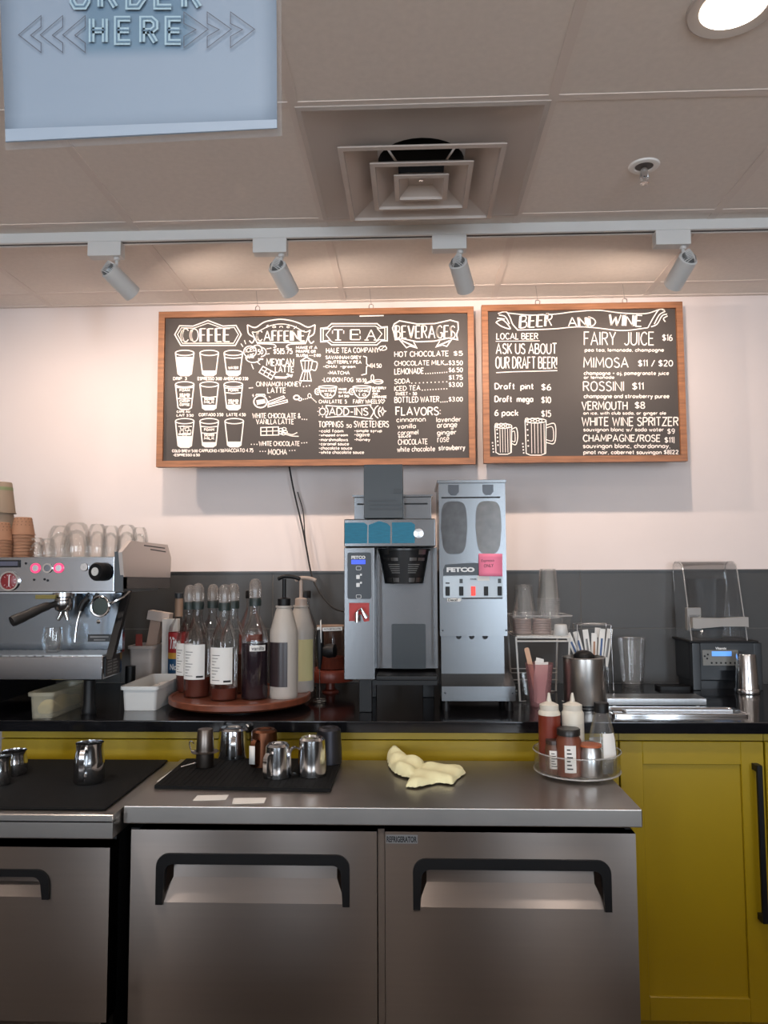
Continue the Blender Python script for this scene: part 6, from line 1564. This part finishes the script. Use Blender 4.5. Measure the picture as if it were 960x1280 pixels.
hc = at(172, 28, YO)-og_
mu = N.new('ShaderNodeMath'); mu.operation = 'MULTIPLY'
Lk.new(smooth_band(sep.outputs['X'], hc.x, .050, .022), mu.inputs[0]); Lk.new(smooth_band(sep.outputs['Z'], hc.z, .026, .018), mu.inputs[1])
mixc = N.new('ShaderNodeMix'); mixc.data_type = 'RGBA'; Lk.new(mu.outputs[0], mixc.inputs['Factor'])
mixc.inputs['A'].default_value = C(124, 139, 156); mixc.inputs['B'].default_value = C(94, 118, 138)
Lk.new(mixc.outputs['Result'], bs.inputs['Base Color'])
sh = MB(); n = 12; rg = []
for k in range(n+1):
    s = k/n; lowb = BL.lerp(BR, s)-og_; up_ = TL.lerp(TR, s)-og_
    rg.append([lowb.lerp(up_, q_)+Vector((0, .0035*math.sin(s*PI)*(1-q_)**2*0+.0006*math.sin(q_*9+s*4), 0)) for q_ in [i/8 for i in range(9)]])
sh.rings(rg, False); sh.build('sheet', M_SIGN, t, smooth=80, solid=.0006)
ml = MB(); mg = .004
off_ = lambda v, d2: v-og_+d2
ml.rings([[BL-og_+Vector((-.004, .0075, -.0045)), BR-og_+Vector((.004, .0075, -.004))], [TL-og_+Vector((-.004, .0075, .004)), TR-og_+Vector((.004, .0075, .004))]], False)
ml.build('laminate_film', glass('laminate_clear', (.93, .95, .97, 1), .1, .3, .08, (.7, .78, .85, 1)), t)
MB().rings([[at(7.6, 177.5, YO)-og_+Vector((0, -.0012, .0)), at(346.4, 160.7, YO)-og_+Vector((0, -.0012, 0))], [at(7.2, 162, YO)-og_+Vector((0, -.0012, 0)), at(346.3, 150, YO)-og_+Vector((0, -.0012, 0))]], False).build('bottom_margin', mat('sign_margin', C(134, 149, 166), .6), t)
F = lambda u, v: (lambda q_: (q_.x, -.0032, q_.z))(at(u, v, YO)-og_)
F2 = lambda u, v: (lambda q_: (q_.x, -.0040, q_.z))(at(u, v, YO)-og_)
LET = {'H': [[(0, 0), (0, 1)], [(1, 0), (1, 1)], [(0, .5), (1, .5)]], 'E': [[(1, 0), (0, 0), (0, 1), (1, 1)], [(0, .5), (.9, .5)]],
       'R': [[(0, 1), (0, 0), (.7, 0), (1, .15), (1, .38), (.7, .52), (0, .52)], [(.5, .52), (1, 1)]], 'O': [[(.2, 0), (.8, 0), (1, .2), (1, .8), (.8, 1), (.2, 1), (0, .8), (0, .2), (.2, 0)]],
       'D': [[(0, 0), (.65, 0), (1, .3), (1, .7), (.65, 1), (0, 1), (0, 0)]]}
le = MB(); li = MB()
def word(s, u0, u1, v0, v1, gap):
    w = (u1-u0-gap*(len(s)-1))/len(s)
    for i, ch in enumerate(s):
        a = u0+i*(w+gap)
        for poly in LET[ch]:
            pts = [(a+3+p_[0]*(w-6), v0+3+p_[1]*(v1-v0-6)) for p_ in poly]
            stroke2(le, pts, 7.2, F); stroke2(li, pts, 2.0, F2)
word('HERE', 113, 230, 23, 58, 9); word('ORDER', 89, 253, -24, 14, 10)
le.build('neon_letters', mat('sign_letter', C(140, 166, 180), .6), t, smooth=0); li.build('letter_inline', mat('sign_inline', C(84, 112, 134), .6), t, smooth=0)
M_ARROW = mat('sign_outline', C(72, 78, 92), .5)
for u in (25, 52, 80, 231, 260, 289):
    ar = MB()
    pts = [(u, 46), (u+28, 22), (u+28, 36), (u+15, 46.5), (u+28, 56), (u+28, 68)] if u < 200 else [(u+30, 39), (u, 17.5), (u, 32), (u+15, 39.5), (u, 48), (u, 62)]
    stroke2(ar, pts, 1.0, F, True); ar.build('printed_arrow', M_ARROW, t, smooth=0)
for q_ in (TL.lerp(TR, .15), TL.lerp(TR, .85)):
    MB().tube([q_-og_+Vector((0, 0, -.003)), Vector((q_.x, q_.y, ZC-.001))-og_], .0008, 6).build('hanging_string', mat('clear_string', C(180, 184, 190), .4), t)
